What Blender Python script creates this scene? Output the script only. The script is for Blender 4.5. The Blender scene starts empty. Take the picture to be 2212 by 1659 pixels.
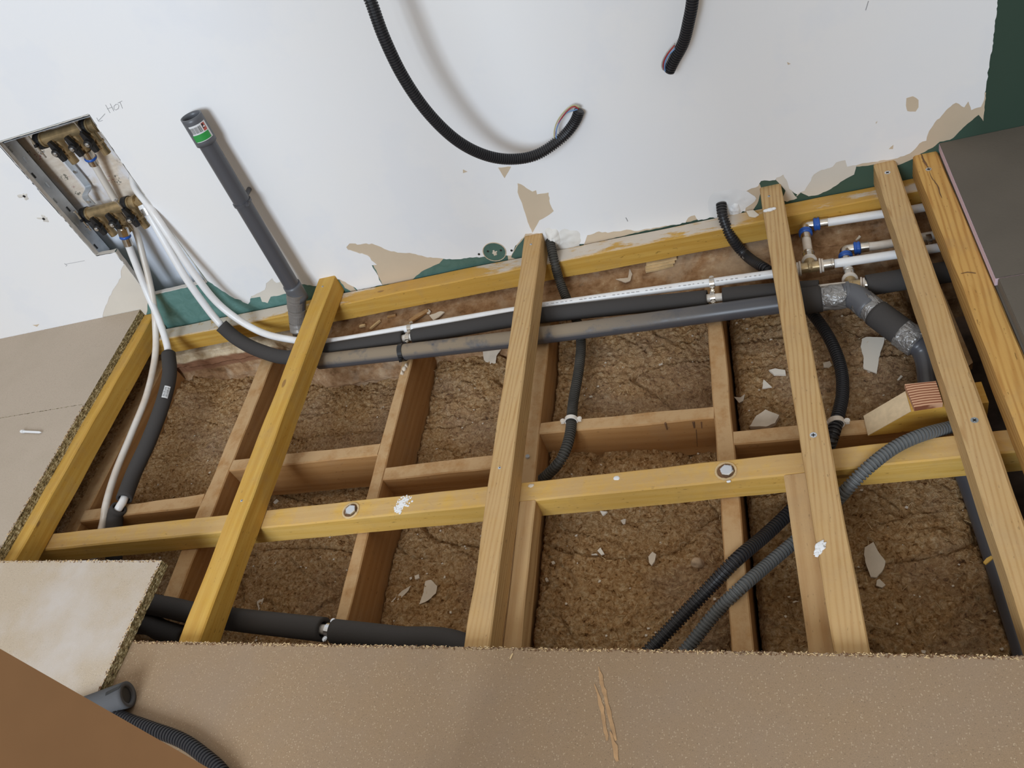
import bpy, bmesh, math, random
from mathutils import Vector, Matrix, noise
random.seed(7)
C = bpy.context.scene.collection
SC = bpy.context.scene
# ---------------------------------------------------------------- camera
F = 1777.0
RX = Vector((0.94155273, 0.10288601, -0.32076927))
RY = Vector((-0.14010055, -0.74635971, -0.65062971))
RZ = Vector((-0.30634995, 0.65754213, -0.68832263))
CAM = Vector((0, 0, 1.2))
cd = bpy.data.cameras.new('camera'); cam = bpy.data.objects.new('camera', cd); C.objects.link(cam)
cam.matrix_world = Matrix(((RX.x, -RY.x, -RZ.x, 0), (RX.y, -RY.y, -RZ.y, 0), (RX.z, -RY.z, -RZ.z, 1.2), (0, 0, 0, 1)))
cd.sensor_width = 36; cd.lens = F / 2212 * 36; cd.clip_start = .02
SC.camera = cam
# ---------------------------------------------------------------- light
SC.view_settings.view_transform = 'Standard'; SC.view_settings.look = 'None'
SC.view_settings.gamma = 1; SC.view_settings.use_curve_mapping = False
SC.view_settings.exposure = 0.20
w = bpy.data.worlds.new('world'); SC.world = w; w.use_nodes = True
wn = w.node_tree; bg = wn.nodes['Background']; bg.inputs[1].default_value = .86
_tc = wn.nodes.new('ShaderNodeTexCoord'); _sx = wn.nodes.new('ShaderNodeSeparateXYZ'); _rp = wn.nodes.new('ShaderNodeValToRGB')
wn.links.new(_tc.outputs['Generated'], _sx.inputs[0]); wn.links.new(_sx.outputs[2], _rp.inputs[0]); wn.links.new(_rp.outputs[0], bg.inputs[0])
_rp.color_ramp.elements[0].color = (.17, .15, .13, 1); _rp.color_ramp.elements[1].position = .9; _rp.color_ramp.elements[1].color = (.80, .755, .69, 1); _e = _rp.color_ramp.elements.new(.35); _e.color = (.34, .31, .275, 1)
def area(name, loc, target, sx, sy, power, col):
    l = bpy.data.lights.new(name, 'AREA'); l.shape = 'RECTANGLE'; l.size = sx; l.size_y = sy; l.energy = power; l.color = col
    o = bpy.data.objects.new(name, l); C.objects.link(o); o.location = loc
    o.rotation_euler = (Vector(target) - Vector(loc)).to_track_quat('-Z', 'Y').to_euler(); return o
area('window_light', (-1.0, -2.2, 1.95), (-.7, 1.65, .2), 1.25, 1.5, 108, (.745, .865, 1.0))
# ---------------------------------------------------------------- helpers
def ray(px, py):
    return RX * (px - 1106) + RY * (py - 829.5) + RZ * F
def at(px, py, x=None, y=None, z=None):
    d = ray(px, py)
    t = (x / d.x) if x is not None else ((y / d.y) if y is not None else ((z - 1.2) / d.z))
    return CAM + d * t
def tag(o, label, cat, group=None, kind=None):
    if label: o['label'] = label
    if cat: o['category'] = cat
    if group: o['group'] = group
    if kind: o['kind'] = kind
    return o
def thing(name, label, cat, loc, group=None):
    o = bpy.data.objects.new(name, None); C.objects.link(o); o.location = loc; o.empty_display_size = .02
    return tag(o, label, cat, group)
def mesh(name, bm, m, parent=None, smooth=False, world=True):
    """bm in world coordinates; under a parent they are re-based onto the parent's location"""
    me = bpy.data.meshes.new(name)
    org = Vector((0, 0, 0))
    p = parent
    while p is not None: org = org + p.location; p = p.parent
    if parent is None and world and bm.verts:
        mn = Vector((min(v.co.x for v in bm.verts), min(v.co.y for v in bm.verts), min(v.co.z for v in bm.verts)))
        mx = Vector((max(v.co.x for v in bm.verts), max(v.co.y for v in bm.verts), 0))
        org = Vector(((mn.x + mx.x) / 2, (mn.y + mx.y) / 2, mn.z))
        for v in bm.verts: v.co -= org
    elif world:
        for v in bm.verts: v.co -= org
    bmesh.ops.recalc_face_normals(bm, faces=bm.faces)
    if smooth:
        for f in bm.faces: f.smooth = True
    bm.to_mesh(me); bm.free()
    if isinstance(m, (list, tuple)):
        for k in m: me.materials.append(k)
    else: me.materials.append(m)
    o = bpy.data.objects.new(name, me); C.objects.link(o); o.parent = parent
    if parent is None: o.location = org
    return o
def box(bm, a, b, bev=0):
    a = Vector(a); b = Vector(b)
    r = bmesh.ops.create_cube(bm, size=1, matrix=Matrix.Translation((a + b) / 2) @ Matrix.Diagonal(((b.x - a.x), (b.y - a.y), (b.z - a.z), 1)))
    if bev:
        vs = set(r['verts']); es = [e for e in bm.edges if e.verts[0] in vs and e.verts[1] in vs]
        bmesh.ops.bevel(bm, geom=es, offset=bev, segments=2, affect='EDGES')
def frame(d):
    d = d.normalized(); u = d.orthogonal().normalized(); return u, d.cross(u).normalized()
def cyl(bm, a, b, r, r2=None, n=20, caps=True):
    a = Vector(a); b = Vector(b); u, v = frame(b - a); r2 = r if r2 is None else r2
    A = [bm.verts.new(a + (u * math.cos(t) + v * math.sin(t)) * r) for t in [2 * math.pi * i / n for i in range(n)]]
    B = [bm.verts.new(b + (u * math.cos(t) + v * math.sin(t)) * r2) for t in [2 * math.pi * i / n for i in range(n)]]
    for i in range(n): bm.faces.new((A[i], A[(i + 1) % n], B[(i + 1) % n], B[i]))
    if caps: bm.faces.new(A[::-1]); bm.faces.new(B)
def spline(pts, step=.01):
    P = [Vector(p) for p in pts]
    P = [P[0] * 2 - P[1]] + P + [P[-1] * 2 - P[-2]]
    out = []
    for i in range(1, len(P) - 2):
        a, b, c, d = P[i - 1:i + 3]; n = max(2, int((c - b).length / step))
        for k in range(n):
            t = k / n
            out.append(.5 * ((2 * b) + (c - a) * t + (2 * a - 5 * b + 4 * c - d) * t * t + (3 * b - a - 3 * c + d) * t ** 3))
    out.append(P[-2]); return out
def resample(path, step):
    L = [0]
    for i in range(1, len(path)): L.append(L[-1] + (path[i] - path[i - 1]).length)
    n = max(1, int(L[-1] / step)); out = []; j = 0
    for k in range(n + 1):
        s = L[-1] * k / n
        while j < len(L) - 2 and L[j + 1] < s: j += 1
        t = (s - L[j]) / max(1e-9, L[j + 1] - L[j]); out.append(path[j].lerp(path[j + 1], t))
    return out
def sweep(bm, path, rad, n=16, caps=True):
    """rad: number or function(i) -> radius"""
    d = (path[1] - path[0]).normalized(); u, v = frame(d); prev = None; rings = []
    for i, p in enumerate(path):
        d2 = ((path[min(i + 1, len(path) - 1)] - path[max(i - 1, 0)])).normalized()
        u = (u - d2 * u.dot(d2)).normalized(); v = d2.cross(u)
        r = rad(i) if callable(rad) else rad
        ring = [bm.verts.new(p + (u * math.cos(2 * math.pi * k / n) + v * math.sin(2 * math.pi * k / n)) * r) for k in range(n)]
        if prev: 
            for k in range(n): bm.faces.new((prev[k], prev[(k + 1) % n], ring[(k + 1) % n], ring[k]))
        prev = ring; rings.append(ring)
    if caps: bm.faces.new(rings[0][::-1]); bm.faces.new(rings[-1])
def tube(name, pts, r, m, parent, step=.008, n=16, hollow=0):
    bm = bmesh.new(); path = resample(spline(pts, .006), step)
    sweep(bm, path, r, n, caps=not hollow)
    if hollow:
        k = len(path); bm2 = len(bm.verts)
        sweep(bm, path, r - hollow, n, caps=False)
        bm.verts.ensure_lookup_table()
        for s in (0, (k - 1) * n):
            for q in range(n):
                bm.faces.new((bm.verts[s + q], bm.verts[s + (q + 1) % n], bm.verts[bm2 + s + (q + 1) % n], bm.verts[bm2 + s + q]))
    o = mesh(name, bm, m, parent, smooth=True)
    for p in o.data.polygons:
        if len(p.vertices) > 4: p.use_smooth = False
    return o
def corrugated(name, pts, r, m, parent, pitch=.0058, n=20, land=.55):
    base = resample(spline(pts, .004), pitch); path = []
    for a, b in zip(base, base[1:]): path += [a.lerp(b, .04), a.lerp(b, land - .02), a.lerp(b, land + .08), a.lerp(b, .94)]
    bm = bmesh.new()
    prof = [1, 1, .78, .78]
    sweep(bm, path, lambda i: r * prof[i % 4], n)
    return mesh(name, bm, m, parent, smooth=False)
def poly(bm, pts, thick):
    """flat outline (list of 3D points) extruded by vector thick"""
    vs = [bm.verts.new(p) for p in pts]; f = bm.faces.new(vs)
    r = bmesh.ops.extrude_face_region(bm, geom=[f])
    bmesh.ops.translate(bm, verts=[g for g in r['geom'] if isinstance(g, bmesh.types.BMVert)], vec=thick)
    bmesh.ops.triangulate(bm, faces=[f for f in bm.faces if len(f.verts) > 4])
def rough_line(pts, amp, n=4):
    out = []
    for a, b in zip(pts, pts[1:]):
        a = Vector(a); b = Vector(b)
        L = (b - a).length; k = max(1, int(L / n))
        for i in range(k):
            p = a.lerp(b, i / k)
            if i: p = p + Vector((random.uniform(-amp, amp), random.uniform(-amp, amp)))
            out.append(p)
    out.append(Vector(pts[-1])); return out
# ---------------------------------------------------------------- materials
def newmat(name):
    m = bpy.data.materials.new(name); m.use_nodes = True; nt = m.node_tree
    b = nt.nodes['Principled BSDF']; return m, nt, b
def N(nt, t, **k):
    n = nt.nodes.new(t)
    for a, v in k.items():
        if a in n.inputs: n.inputs[a].default_value = v
        else: setattr(n, a, v)
    return n
def coords(nt, scale=(1, 1, 1), rnd=True):
    tc = N(nt, 'ShaderNodeTexCoord'); mp = N(nt, 'ShaderNodeMapping'); mp.inputs['Scale'].default_value = scale
    nt.links.new(tc.outputs['Object'], mp.inputs[0])
    if rnd:
        oi = N(nt, 'ShaderNodeObjectInfo'); mu = N(nt, 'ShaderNodeMath', operation='MULTIPLY'); mu.inputs[1].default_value = 37
        nt.links.new(oi.outputs['Random'], mu.inputs[0]); nt.links.new(mu.outputs[0], mp.inputs['Location'])
    return mp.outputs[0]
def noise_(nt, co, scale, detail=4, rough=.55, dist=0):
    n = N(nt, 'ShaderNodeTexNoise'); n.inputs['Scale'].default_value = scale; n.inputs['Detail'].default_value = detail
    n.inputs['Roughness'].default_value = rough; n.inputs['Distortion'].default_value = dist; nt.links.new(co, n.inputs['Vector']); return n.outputs['Fac']
def ramp(nt, fac, stops):
    r = N(nt, 'ShaderNodeValToRGB'); e = r.color_ramp.elements
    e[0].position, e[0].color = stops[0][0], (*stops[0][1], 1) if len(stops[0][1]) == 3 else stops[0][1]
    e[1].position, e[1].color = stops[-1][0], (*stops[-1][1], 1)
    for p, c in stops[1:-1]:
        x = e.new(p); x.color = (*c, 1)
    nt.links.new(fac, r.inputs[0]); return r.outputs[0]
def mix(nt, fac, a, b, mode='MIX'):
    n = N(nt, 'ShaderNodeMix', data_type='RGBA', blend_type=mode)
    for s, v in ((0, fac), (6, a), (7, b)):
        if isinstance(v, (int, float)): n.inputs[s].default_value = v
        elif isinstance(v, tuple): n.inputs[s].default_value = (*v, 1)
        else: nt.links.new(v, n.inputs[s])
    return n.outputs[2]
def bump(nt, b, h, strength=.3, dist=.001):
    n = N(nt, 'ShaderNodeBump'); n.inputs['Strength'].default_value = strength; n.inputs['Distance'].default_value = dist
    nt.links.new(h, n.inputs['Height']); nt.links.new(n.outputs[0], b.inputs['Normal'])
def thr(nt, v, lo, hi):
    n = N(nt, 'ShaderNodeMapRange'); n.inputs['From Min'].default_value = lo; n.inputs['From Max'].default_value = hi; nt.links.new(v, n.inputs[0]); return n.outputs[0]
def math_(nt, op, a, b):
    n = N(nt, 'ShaderNodeMath', operation=op)
    for i, v in enumerate((a, b)):
        if isinstance(v, (int, float)): n.inputs[i].default_value = v
        else: nt.links.new(v, n.inputs[i])
    return n.outputs[0]
def geo_n(nt, axis=2):
    g = N(nt, 'ShaderNodeNewGeometry'); s = N(nt, 'ShaderNodeSeparateXYZ'); nt.links.new(g.outputs['True Normal'], s.inputs[0]); return s.outputs[axis]
def flat(name, col, rough=.5, metal=0, spec=.5, bscale=0, bstr=.2, var=0, vscale=30):
    m, nt, b = newmat(name); b.inputs['Base Color'].default_value = (*col, 1); b.inputs['Roughness'].default_value = rough
    b.inputs['Metallic'].default_value = metal; b.inputs['Specular IOR Level'].default_value = spec
    co = None
    if bscale: co = coords(nt); bump(nt, b, noise_(nt, co, bscale), bstr, .001)
    if var:
        co = co or coords(nt); f = noise_(nt, co, vscale)
        c = ramp(nt, f, [(.3, tuple(x * (1 - var) for x in col)), (.7, tuple(min(1, x * (1 + var)) for x in col))]); nt.links.new(c, b.inputs['Base Color'])
    return m
def wood(name, base, dark, knot, grain=.5, smear=0, dust=0, gs=26, rough=.75, dirt=.25):
    m, nt, b = newmat(name)
    co = coords(nt, (1, 1, 1))
    st = coords(nt, (.035, 1, 1)); st2 = coords(nt, (.06, 1, 1))
    g1 = noise_(nt, st, 160, 4, .6)
    wv = N(nt, 'ShaderNodeTexWave', wave_type='BANDS', bands_direction='DIAGONAL'); wv.inputs['Scale'].default_value = gs; wv.inputs['Distortion'].default_value = 6
    wv.inputs['Detail'].default_value = 2; wv.inputs['Detail Scale'].default_value = .7; nt.links.new(st2, wv.inputs['Vector'])
    g = math_(nt, 'ADD', math_(nt, 'MULTIPLY', g1, .55), math_(nt, 'MULTIPLY', wv.outputs['Fac'], .45 * grain + .1))
    c = ramp(nt, g, [(.25, dark), (.5, base), (.8, tuple(min(1, x * 1.08) for x in base))])
    big = noise_(nt, coords(nt, (.25, 1, 1)), 6, 3)
    c = mix(nt, thr(nt, big, .45, .75), c, tuple(x * y for x, y in zip(base, (.93, .83, .68))))
    # knots
    vo = N(nt, 'ShaderNodeTexVoronoi', feature='F1'); vo.inputs['Scale'].default_value = 9; nt.links.new(coords(nt, (.38, 1, 1)), vo.inputs['Vector'])
    kn = thr(nt, vo.outputs['Distance'], .055, .04)
    c = mix(nt, math_(nt, 'MULTIPLY', kn, .75), c, knot)
    # nicks and grime
    nk = thr(nt, noise_(nt, coords(nt, (.3, 1, 1)), 230, 2), .68, .74); c = mix(nt, math_(nt, 'MULTIPLY', nk, .6), c, tuple(x * .35 for x in dark))
    gr = thr(nt, noise_(nt, co, 14, 5, .65), .52, .75); c = mix(nt, math_(nt, 'MULTIPLY', gr, dirt), c, (.30, .22, .14))
    up = thr(nt, geo_n(nt), .5, .9)
    if dust: c = mix(nt, math_(nt, 'MULTIPLY', math_(nt, 'MULTIPLY', thr(nt, noise_(nt, co, 20, 6, .7), .3, .55), up), dust), c, (.52, .35, .185))
    if smear:
        s = math_(nt, 'MULTIPLY', thr(nt, noise_(nt, coords(nt, (.35, 1, 1)), 9, 7, .68), .50, .56), up)
        gp = N(nt, 'ShaderNodeNewGeometry'); gx = N(nt, 'ShaderNodeSeparateXYZ'); nt.links.new(gp.outputs['Position'], gx.inputs[0]); n8 = noise_(nt, co, 60, 4, .7)
        lft = math_(nt, 'MULTIPLY', thr(nt, gx.outputs[0], -1.33, -1.36), thr(nt, n8, .38, .48)); mid_ = math_(nt, 'MULTIPLY', math_(nt, 'MULTIPLY', thr(nt, gx.outputs[0], -.55, -.45), thr(nt, gx.outputs[0], -.0, -.05)), thr(nt, noise_(nt, coords(nt, (.3, 1, 1)), 22, 6, .7), .46, .54))
        s = math_(nt, 'MAXIMUM', s, math_(nt, 'MULTIPLY', math_(nt, 'MAXIMUM', lft, mid_), up))
        c = mix(nt, math_(nt, 'MULTIPLY', s, smear), c, (.62, .55, .47))
    nt.links.new(c, b.inputs['Base Color']); b.inputs['Roughness'].default_value = rough; b.inputs['Specular IOR Level'].default_value = .25
    bump(nt, b, math_(nt, 'ADD', g1, math_(nt, 'MULTIPLY', noise_(nt, co, 300, 2), .4)), .35, .0012)
    return m
M_yel = wood('treated_yellow_pine', (.62, .385, .085), (.52, .285, .045), (.20, .09, .03), .05, dust=.12)
M_yelw = wood('treated_pine_with_plaster', (.62, .385, .09), (.52, .29, .05), (.20, .09, .03), .05, smear=.95, dust=.2)
M_yelb = wood('treated_pale_bearer', (.68, .445, .135), (.58, .345, .07), (.22, .12, .04), .05, dust=.6)
M_pale = wood('planed_pine', (.54, .36, .165), (.43, .245, .095), (.22, .11, .05), .9, gs=75, dust=.3)
M_pale2 = wood('planed_orange_pine', (.58, .34, .105), (.45, .225, .06), (.22, .09, .03), .8, gs=60)
M_old = wood('rough_sawn_timber', (.42, .23, .09), (.34, .17, .06), (.16, .08, .04), .12, dust=.8, rough=.9, dirt=.25)
M_strip = wood('rough_pale_timber', (.54, .35, .165), (.43, .25, .105), (.2, .1, .05), .4, dust=.3)
M_end = flat('pine_bevel_cut', (.62, .47, .29), .8, bscale=300, var=.1, vscale=80)
def mk_chip(name, base, fleck, dirtc, k=.35):
    m, nt, b = newmat(name); co = coords(nt)
    f = noise_(nt, co, 900, 2, .6); c = ramp(nt, f, [(.3, tuple(x * .84 for x in base)), (.5, base), (.7, tuple(min(1, x * 1.16) for x in base))])
    for sc_, lo, cc_, st in ((420, .80, fleck, (1, .5, 1)), (440, .84, fleck, (.5, 1, 1)), (480, .84, tuple(x * .38 for x in base), (.6, 1, 1))):
        v = N(nt, 'ShaderNodeTexVoronoi'); v.inputs['Scale'].default_value = sc_; nt.links.new(coords(nt, st), v.inputs['Vector'])
        hs = N(nt, 'ShaderNodeSeparateColor'); nt.links.new(v.outputs['Color'], hs.inputs[0])
        sp = math_(nt, 'MULTIPLY', thr(nt, v.outputs['Distance'], .34, .24), thr(nt, hs.outputs[0], lo, lo + .04)); c = mix(nt, math_(nt, 'MULTIPLY', sp, .5), c, cc_)
    big = noise_(nt, co, 5, 5, .6); c = mix(nt, math_(nt, 'MULTIPLY', thr(nt, big, .42, .68), k), c, dirtc)
    side = thr(nt, math_(nt, 'ABSOLUTE', geo_n(nt), 0), .7, .4)
    e = ramp(nt, noise_(nt, coords(nt, (.7, .7, 2.2)), 150, 5, .75), [(.38, (.03, .022, .01)), (.5, (.26, .20, .09)), (.62, (.66, .58, .36))])
    c = mix(nt, side, c, e)
    nt.links.new(c, b.inputs['Base Color']); b.inputs['Roughness'].default_value = .7; b.inputs['Specular IOR Level'].default_value = .3
    bump(nt, b, math_(nt, 'MULTIPLY', noise_(nt, co, 150, 4, .7), side), .8, .002); return m
M_chip = mk_chip('chipboard_speckled', (.295, .20, .118), (.58, .45, .30), (.27, .205, .155))
M_chip2 = mk_chip('chipboard_pale_dusty', (.45, .37, .29), (.52, .44, .35), (.39, .32, .24), .5)
M_chip3 = mk_chip('chipboard_scuffed', (.47, .38, .28), (.60, .50, .39), (.55, .50, .46), .8)
# insulation
m, nt, b = newmat('mineral_wool'); co = coords(nt, rnd=False)
nA = noise_(nt, co, 105, 6, .72, .8); n2 = noise_(nt, co, 3.2, 4, .6); n3 = noise_(nt, co, 420, 3, .7)
vo = N(nt, 'ShaderNodeTexVoronoi', feature='SMOOTH_F1'); vo.inputs['Scale'].default_value = 135; mpn = N(nt, 'ShaderNodeMix', data_type='VECTOR'); nn_ = N(nt, 'ShaderNodeTexNoise'); nn_.inputs['Scale'].default_value = 60
nt.links.new(co, nn_.inputs['Vector']); nt.links.new(co, mpn.inputs[4]); nt.links.new(nn_.outputs['Color'], mpn.inputs[5]); mpn.inputs[0].default_value = .035; nt.links.new(mpn.outputs[1], vo.inputs['Vector'])
n1 = math_(nt, 'SUBTRACT', math_(nt, 'MULTIPLY', nA, 1.15), math_(nt, 'MULTIPLY', math_(nt, 'SUBTRACT', vo.outputs['Distance'], .38), .32))
c = ramp(nt, n1, [(.33, (.12, .05, .018)), (.45, (.48, .255, .10)), (.60, (.68, .42, .20)), (.80, (.88, .66, .40))])
c = mix(nt, math_(nt, 'MULTIPLY', thr(nt, n2, .54, .68), .6), c, mix(nt, .5, c, (.52, .40, .33)))
c = mix(nt, math_(nt, 'MULTIPLY', thr(nt, n3, .62, .72), .5), c, (.60, .48, .33)); c = mix(nt, math_(nt, 'MULTIPLY', thr(nt, n3, .36, .28), .7), c, (.05, .025, .012))
nt.links.new(c, b.inputs['Base Color']); b.inputs['Roughness'].default_value = 1; b.inputs['Specular IOR Level'].default_value = .08
bump(nt, b, math_(nt, 'ADD', n1, math_(nt, 'MULTIPLY', n3, .5)), 1.0, .009); M_wool = m
# masonry
m, nt, b = newmat('rubble_masonry'); co = coords(nt, rnd=False)
n1 = noise_(nt, co, 28, 8, .7); n2 = noise_(nt, co, 7, 5, .6, .5)
c = ramp(nt, n1, [(.3, (.15, .08, .035)), (.46, (.32, .18, .09)), (.6, (.44, .28, .155)), (.75, (.62, .49, .33))])
c = mix(nt, math_(nt, 'MULTIPLY', thr(nt, n2, .52, .62), .5), c, (.52, .41, .29))
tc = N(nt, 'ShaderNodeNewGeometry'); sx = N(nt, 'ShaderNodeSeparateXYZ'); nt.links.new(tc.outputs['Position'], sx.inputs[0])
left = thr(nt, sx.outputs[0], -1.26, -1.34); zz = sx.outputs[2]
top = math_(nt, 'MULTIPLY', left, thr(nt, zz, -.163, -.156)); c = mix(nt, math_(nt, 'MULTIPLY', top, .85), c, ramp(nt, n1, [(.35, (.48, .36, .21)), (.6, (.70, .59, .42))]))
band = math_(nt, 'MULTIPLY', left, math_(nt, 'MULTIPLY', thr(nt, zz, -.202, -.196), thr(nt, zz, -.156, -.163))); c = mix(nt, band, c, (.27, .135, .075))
nt.links.new(c, b.inputs['Base Color']); b.inputs['Roughness'].default_value = .95; b.inputs['Specular IOR Level'].default_value = .15
bump(nt, b, n1, .7, .004); M_rub = m
# wall paint / skim
m, nt, b = newmat('white_skim_plaster'); co = coords(nt, rnd=False)
n1 = noise_(nt, co, 2.0, 4, .55); n2 = noise_(nt, co, 3.5, 5, .6)
c = ramp(nt, n1, [(.3, (.86, .86, .87)), (.7, (.89, .87, .845))]); c = mix(nt, math_(nt, 'MULTIPLY', thr(nt, n2, .54, .60), .35), c, (.81, .82, .85))
sc = thr(nt, noise_(nt, coords(nt, (1, 1, .5), False), 38, 3, .4), .80, .83); c = mix(nt, math_(nt, 'MULTIPLY', sc, .5), c, (.45, .44, .43))
nt.links.new(c, b.inputs['Base Color']); b.inputs['Roughness'].default_value = .8; b.inputs['Specular IOR Level'].default_value = .25
bump(nt, b, noise_(nt, co, 24, 5, .6), .12, .002); M_white = m
M_beigep = flat('pale_beige_paper', (.72, .66, .57), .85, bscale=60, bstr=.1, var=.05, vscale=6)
M_beige = flat('old_beige_paper', (.62, .50, .36), .85, bscale=60, bstr=.1, var=.07, vscale=6)
m, nt, b = newmat('green_plasterboard'); co = coords(nt, rnd=False)
c = ramp(nt, noise_(nt, co, 26, 6, .7, 1.2), [(.3, (.085, .195, .17)), (.7, (.15, .29, .26))])
c = mix(nt, thr(nt, noise_(nt, coords(nt, (1, 1, .4), False), 34, 3), .74, .80), c, (.45, .46, .42))
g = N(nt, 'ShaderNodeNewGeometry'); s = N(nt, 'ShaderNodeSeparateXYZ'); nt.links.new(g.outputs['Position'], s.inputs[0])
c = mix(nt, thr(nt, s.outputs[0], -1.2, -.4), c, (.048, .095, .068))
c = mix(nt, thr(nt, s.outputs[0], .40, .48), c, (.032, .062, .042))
nt.links.new(c, b.inputs['Base Color']); b.inputs['Roughness'].default_value = .6; M_green = m
M_core = flat('gypsum_core', (.66, .62, .56), .9, bscale=200)
M_put = flat('wet_filler', (.72, .69, .64), .75, bscale=40, bstr=.6, var=.12, vscale=18)
M_putw = flat('white_filler', (.80, .80, .80), .8, bscale=50, bstr=.3)
m, nt, b = newmat('old_wallpaper'); co = coords(nt, rnd=False)
c = ramp(nt, noise_(nt, coords(nt, (1, 1, 3), False), 30, 4), [(.3, (.66, .54, .42)), (.7, (.80, .70, .58))])
v = N(nt, 'ShaderNodeTexVoronoi'); v.inputs['Scale'].default_value = 26; nt.links.new(co, v.inputs['Vector'])
fl = math_(nt, 'MULTIPLY', thr(nt, v.outputs['Distance'], .34, .26), thr(nt, noise_(nt, co, 150, 3), .54, .58))
h = N(nt, 'ShaderNodeSeparateColor'); nt.links.new(v.outputs['Color'], h.inputs[0])
c = mix(nt, math_(nt, 'MULTIPLY', fl, .8), c, mix(nt, thr(nt, h.outputs[0], .5, .55), (.09, .08, .05), (.42, .10, .12)))
wp = thr(nt, noise_(nt, coords(nt, (1, 1, .45), False), 11, 6, .6), .47, .55); c = mix(nt, math_(nt, 'MULTIPLY', wp, .75), c, (.80, .80, .84))
g = N(nt, 'ShaderNodeNewGeometry'); s = N(nt, 'ShaderNodeSeparateXYZ'); nt.links.new(g.outputs['Position'], s.inputs[0]); n9 = noise_(nt, co, 5, 4, .6)
lowp = thr(nt, math_(nt, 'ADD', s.outputs[2], math_(nt, 'MULTIPLY', n9, .18)), .35, .33); c = mix(nt, math_(nt, 'MULTIPLY', lowp, thr(nt, noise_(nt, coords(nt, (2.6, 1, .35), False), 4, 3, .5), .12, .18)), mix(nt, lowp, c, (.40, .33, .27)), (.86, .88, .94))
nt.links.new(c, b.inputs['Base Color']); b.inputs['Roughness'].default_value = .7; M_paper = m
M_dark = flat('dark_void_brick', (.10, .065, .045), .95, bscale=30, bstr=.5, var=.4, vscale=20)
M_rev = flat('niche_side_render', (.36, .29, .23), .95, bscale=30, bstr=.5, var=.3, vscale=9)
M_zinc = flat('galvanised_steel', (.52, .55, .58), .45, .45, var=.25, vscale=14)
M_steel = flat('zinc_plated_steel', (.72, .73, .74), .28, 1.0)
M_nick = flat('nickel_fitting', (.62, .57, .50), .25, 1.0, var=.2, vscale=60)
M_brass = flat('brass', (.44, .325, .175), .36, .7, var=.3, vscale=40)
M_blue = flat('blue_plastic_ring', (.02, .10, .42), .3)
M_blk = flat('black_plastic', (.012, .012, .013), .42)
M_cond = flat('black_conduit', (.024, .023, .025), .42, spec=.45)
M_condd = flat('dusty_dark_conduit', (.055, .05, .042), .6, spec=.3, var=.3, vscale=20)
M_condg = flat('grey_conduit', (.125, .13, .13), .5, spec=.35)
M_foam = flat('black_foam_lagging', (.056, .051, .048), .85, spec=.25, bscale=300, bstr=.35)
M_foamg = flat('grey_foam_lagging', (.085, .085, .088), .8, spec=.3, bscale=300, bstr=.35)
def mk_pex(name, col, a):
    m, nt, b = newmat(name); c = mix(nt, math_(nt, 'MULTIPLY', math_(nt, 'MULTIPLY', thr(nt, noise_(nt, coords(nt), 16, 5, .6), .40, .7), thr(nt, geo_n(nt), -.2, .7)), a), col, (.60, .48, .36))
    nt.links.new(c, b.inputs['Base Color']); b.inputs['Roughness'].default_value = .35; return m
M_pex = mk_pex('white_plastic_pipe', (.84, .84, .84), .35); M_pexd = mk_pex('dusty_white_plastic_pipe', (.74, .69, .62), .9)
m, nt, b = newmat('grey_waste_plastic'); co = coords(nt, rnd=False)
g = N(nt, 'ShaderNodeNewGeometry'); s = N(nt, 'ShaderNodeSeparateXYZ'); nt.links.new(g.outputs['Position'], s.inputs[0])
du = math_(nt, 'MULTIPLY', math_(nt, 'MULTIPLY', thr(nt, noise_(nt, co, 13, 5, .6), .34, .46), thr(nt, geo_n(nt), .1, .6)), math_(nt, 'MULTIPLY', thr(nt, s.outputs[2], -.04, -.06), thr(nt, s.outputs[0], -.1, -.45)))
c = mix(nt, math_(nt, 'MULTIPLY', du, .8), (.078, .078, .086), (.30, .23, .15))
nt.links.new(c, b.inputs['Base Color']); r = N(nt, 'ShaderNodeMapRange'); r.inputs['To Min'].default_value = .33; r.inputs['To Max'].default_value = .9
nt.links.new(du, r.inputs[0]); nt.links.new(r.outputs[0], b.inputs['Roughness']); M_waste = m
M_sock = flat('grey_socket_plastic', (.105, .108, .118), .4)
m, nt, b = newmat('grey_duct_tape'); b.inputs['Base Color'].default_value = (.24, .22, .20, 1); b.inputs['Metallic'].default_value = .25; b.inputs['Roughness'].default_value = .38; bump(nt, b, noise_(nt, coords(nt), 30, 2, .5, 1), .5, .004); M_tape2 = m
m, nt, b = newmat('silver_duct_tape'); co = coords(nt); b.inputs['Base Color'].default_value = (.30, .29, .28, 1); b.inputs['Metallic'].default_value = .55; b.inputs['Roughness'].default_value = .33
bump(nt, b, noise_(nt, co, 55, 3, .5, 1.5), .9, .008); M_tape = m
M_tile = flat('grey_tile_backer', (.125, .105, .082), .85, bscale=220, bstr=.35, var=.10, vscale=5)
M_pink = flat('pink_foam_core', (.60, .45, .50), .9, bscale=90, bstr=.4)
M_door = flat('brown_door_veneer', (.56, .32, .16), .5, var=.12, vscale=5)
M_green2 = flat('sticker_green', (.03, .30, .06), .4); M_red = flat('sticker_red', (.50, .10, .07), .4); M_lab = flat('sticker_white', (.75, .75, .75), .4)
M_ink = flat('printed_ink', (.02, .02, .02), .5); M_pencil = flat('pencil_line', (.30, .29, .29), .7)
M_wr = flat('red_wire', (.35, .03, .03), .35); M_wb = flat('blue_wire', (.15, .28, .50), .35); M_wy = flat('yellow_green_wire', (.45, .42, .22), .35); M_wg = flat('grey_wire', (.40, .39, .36), .4)
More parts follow.
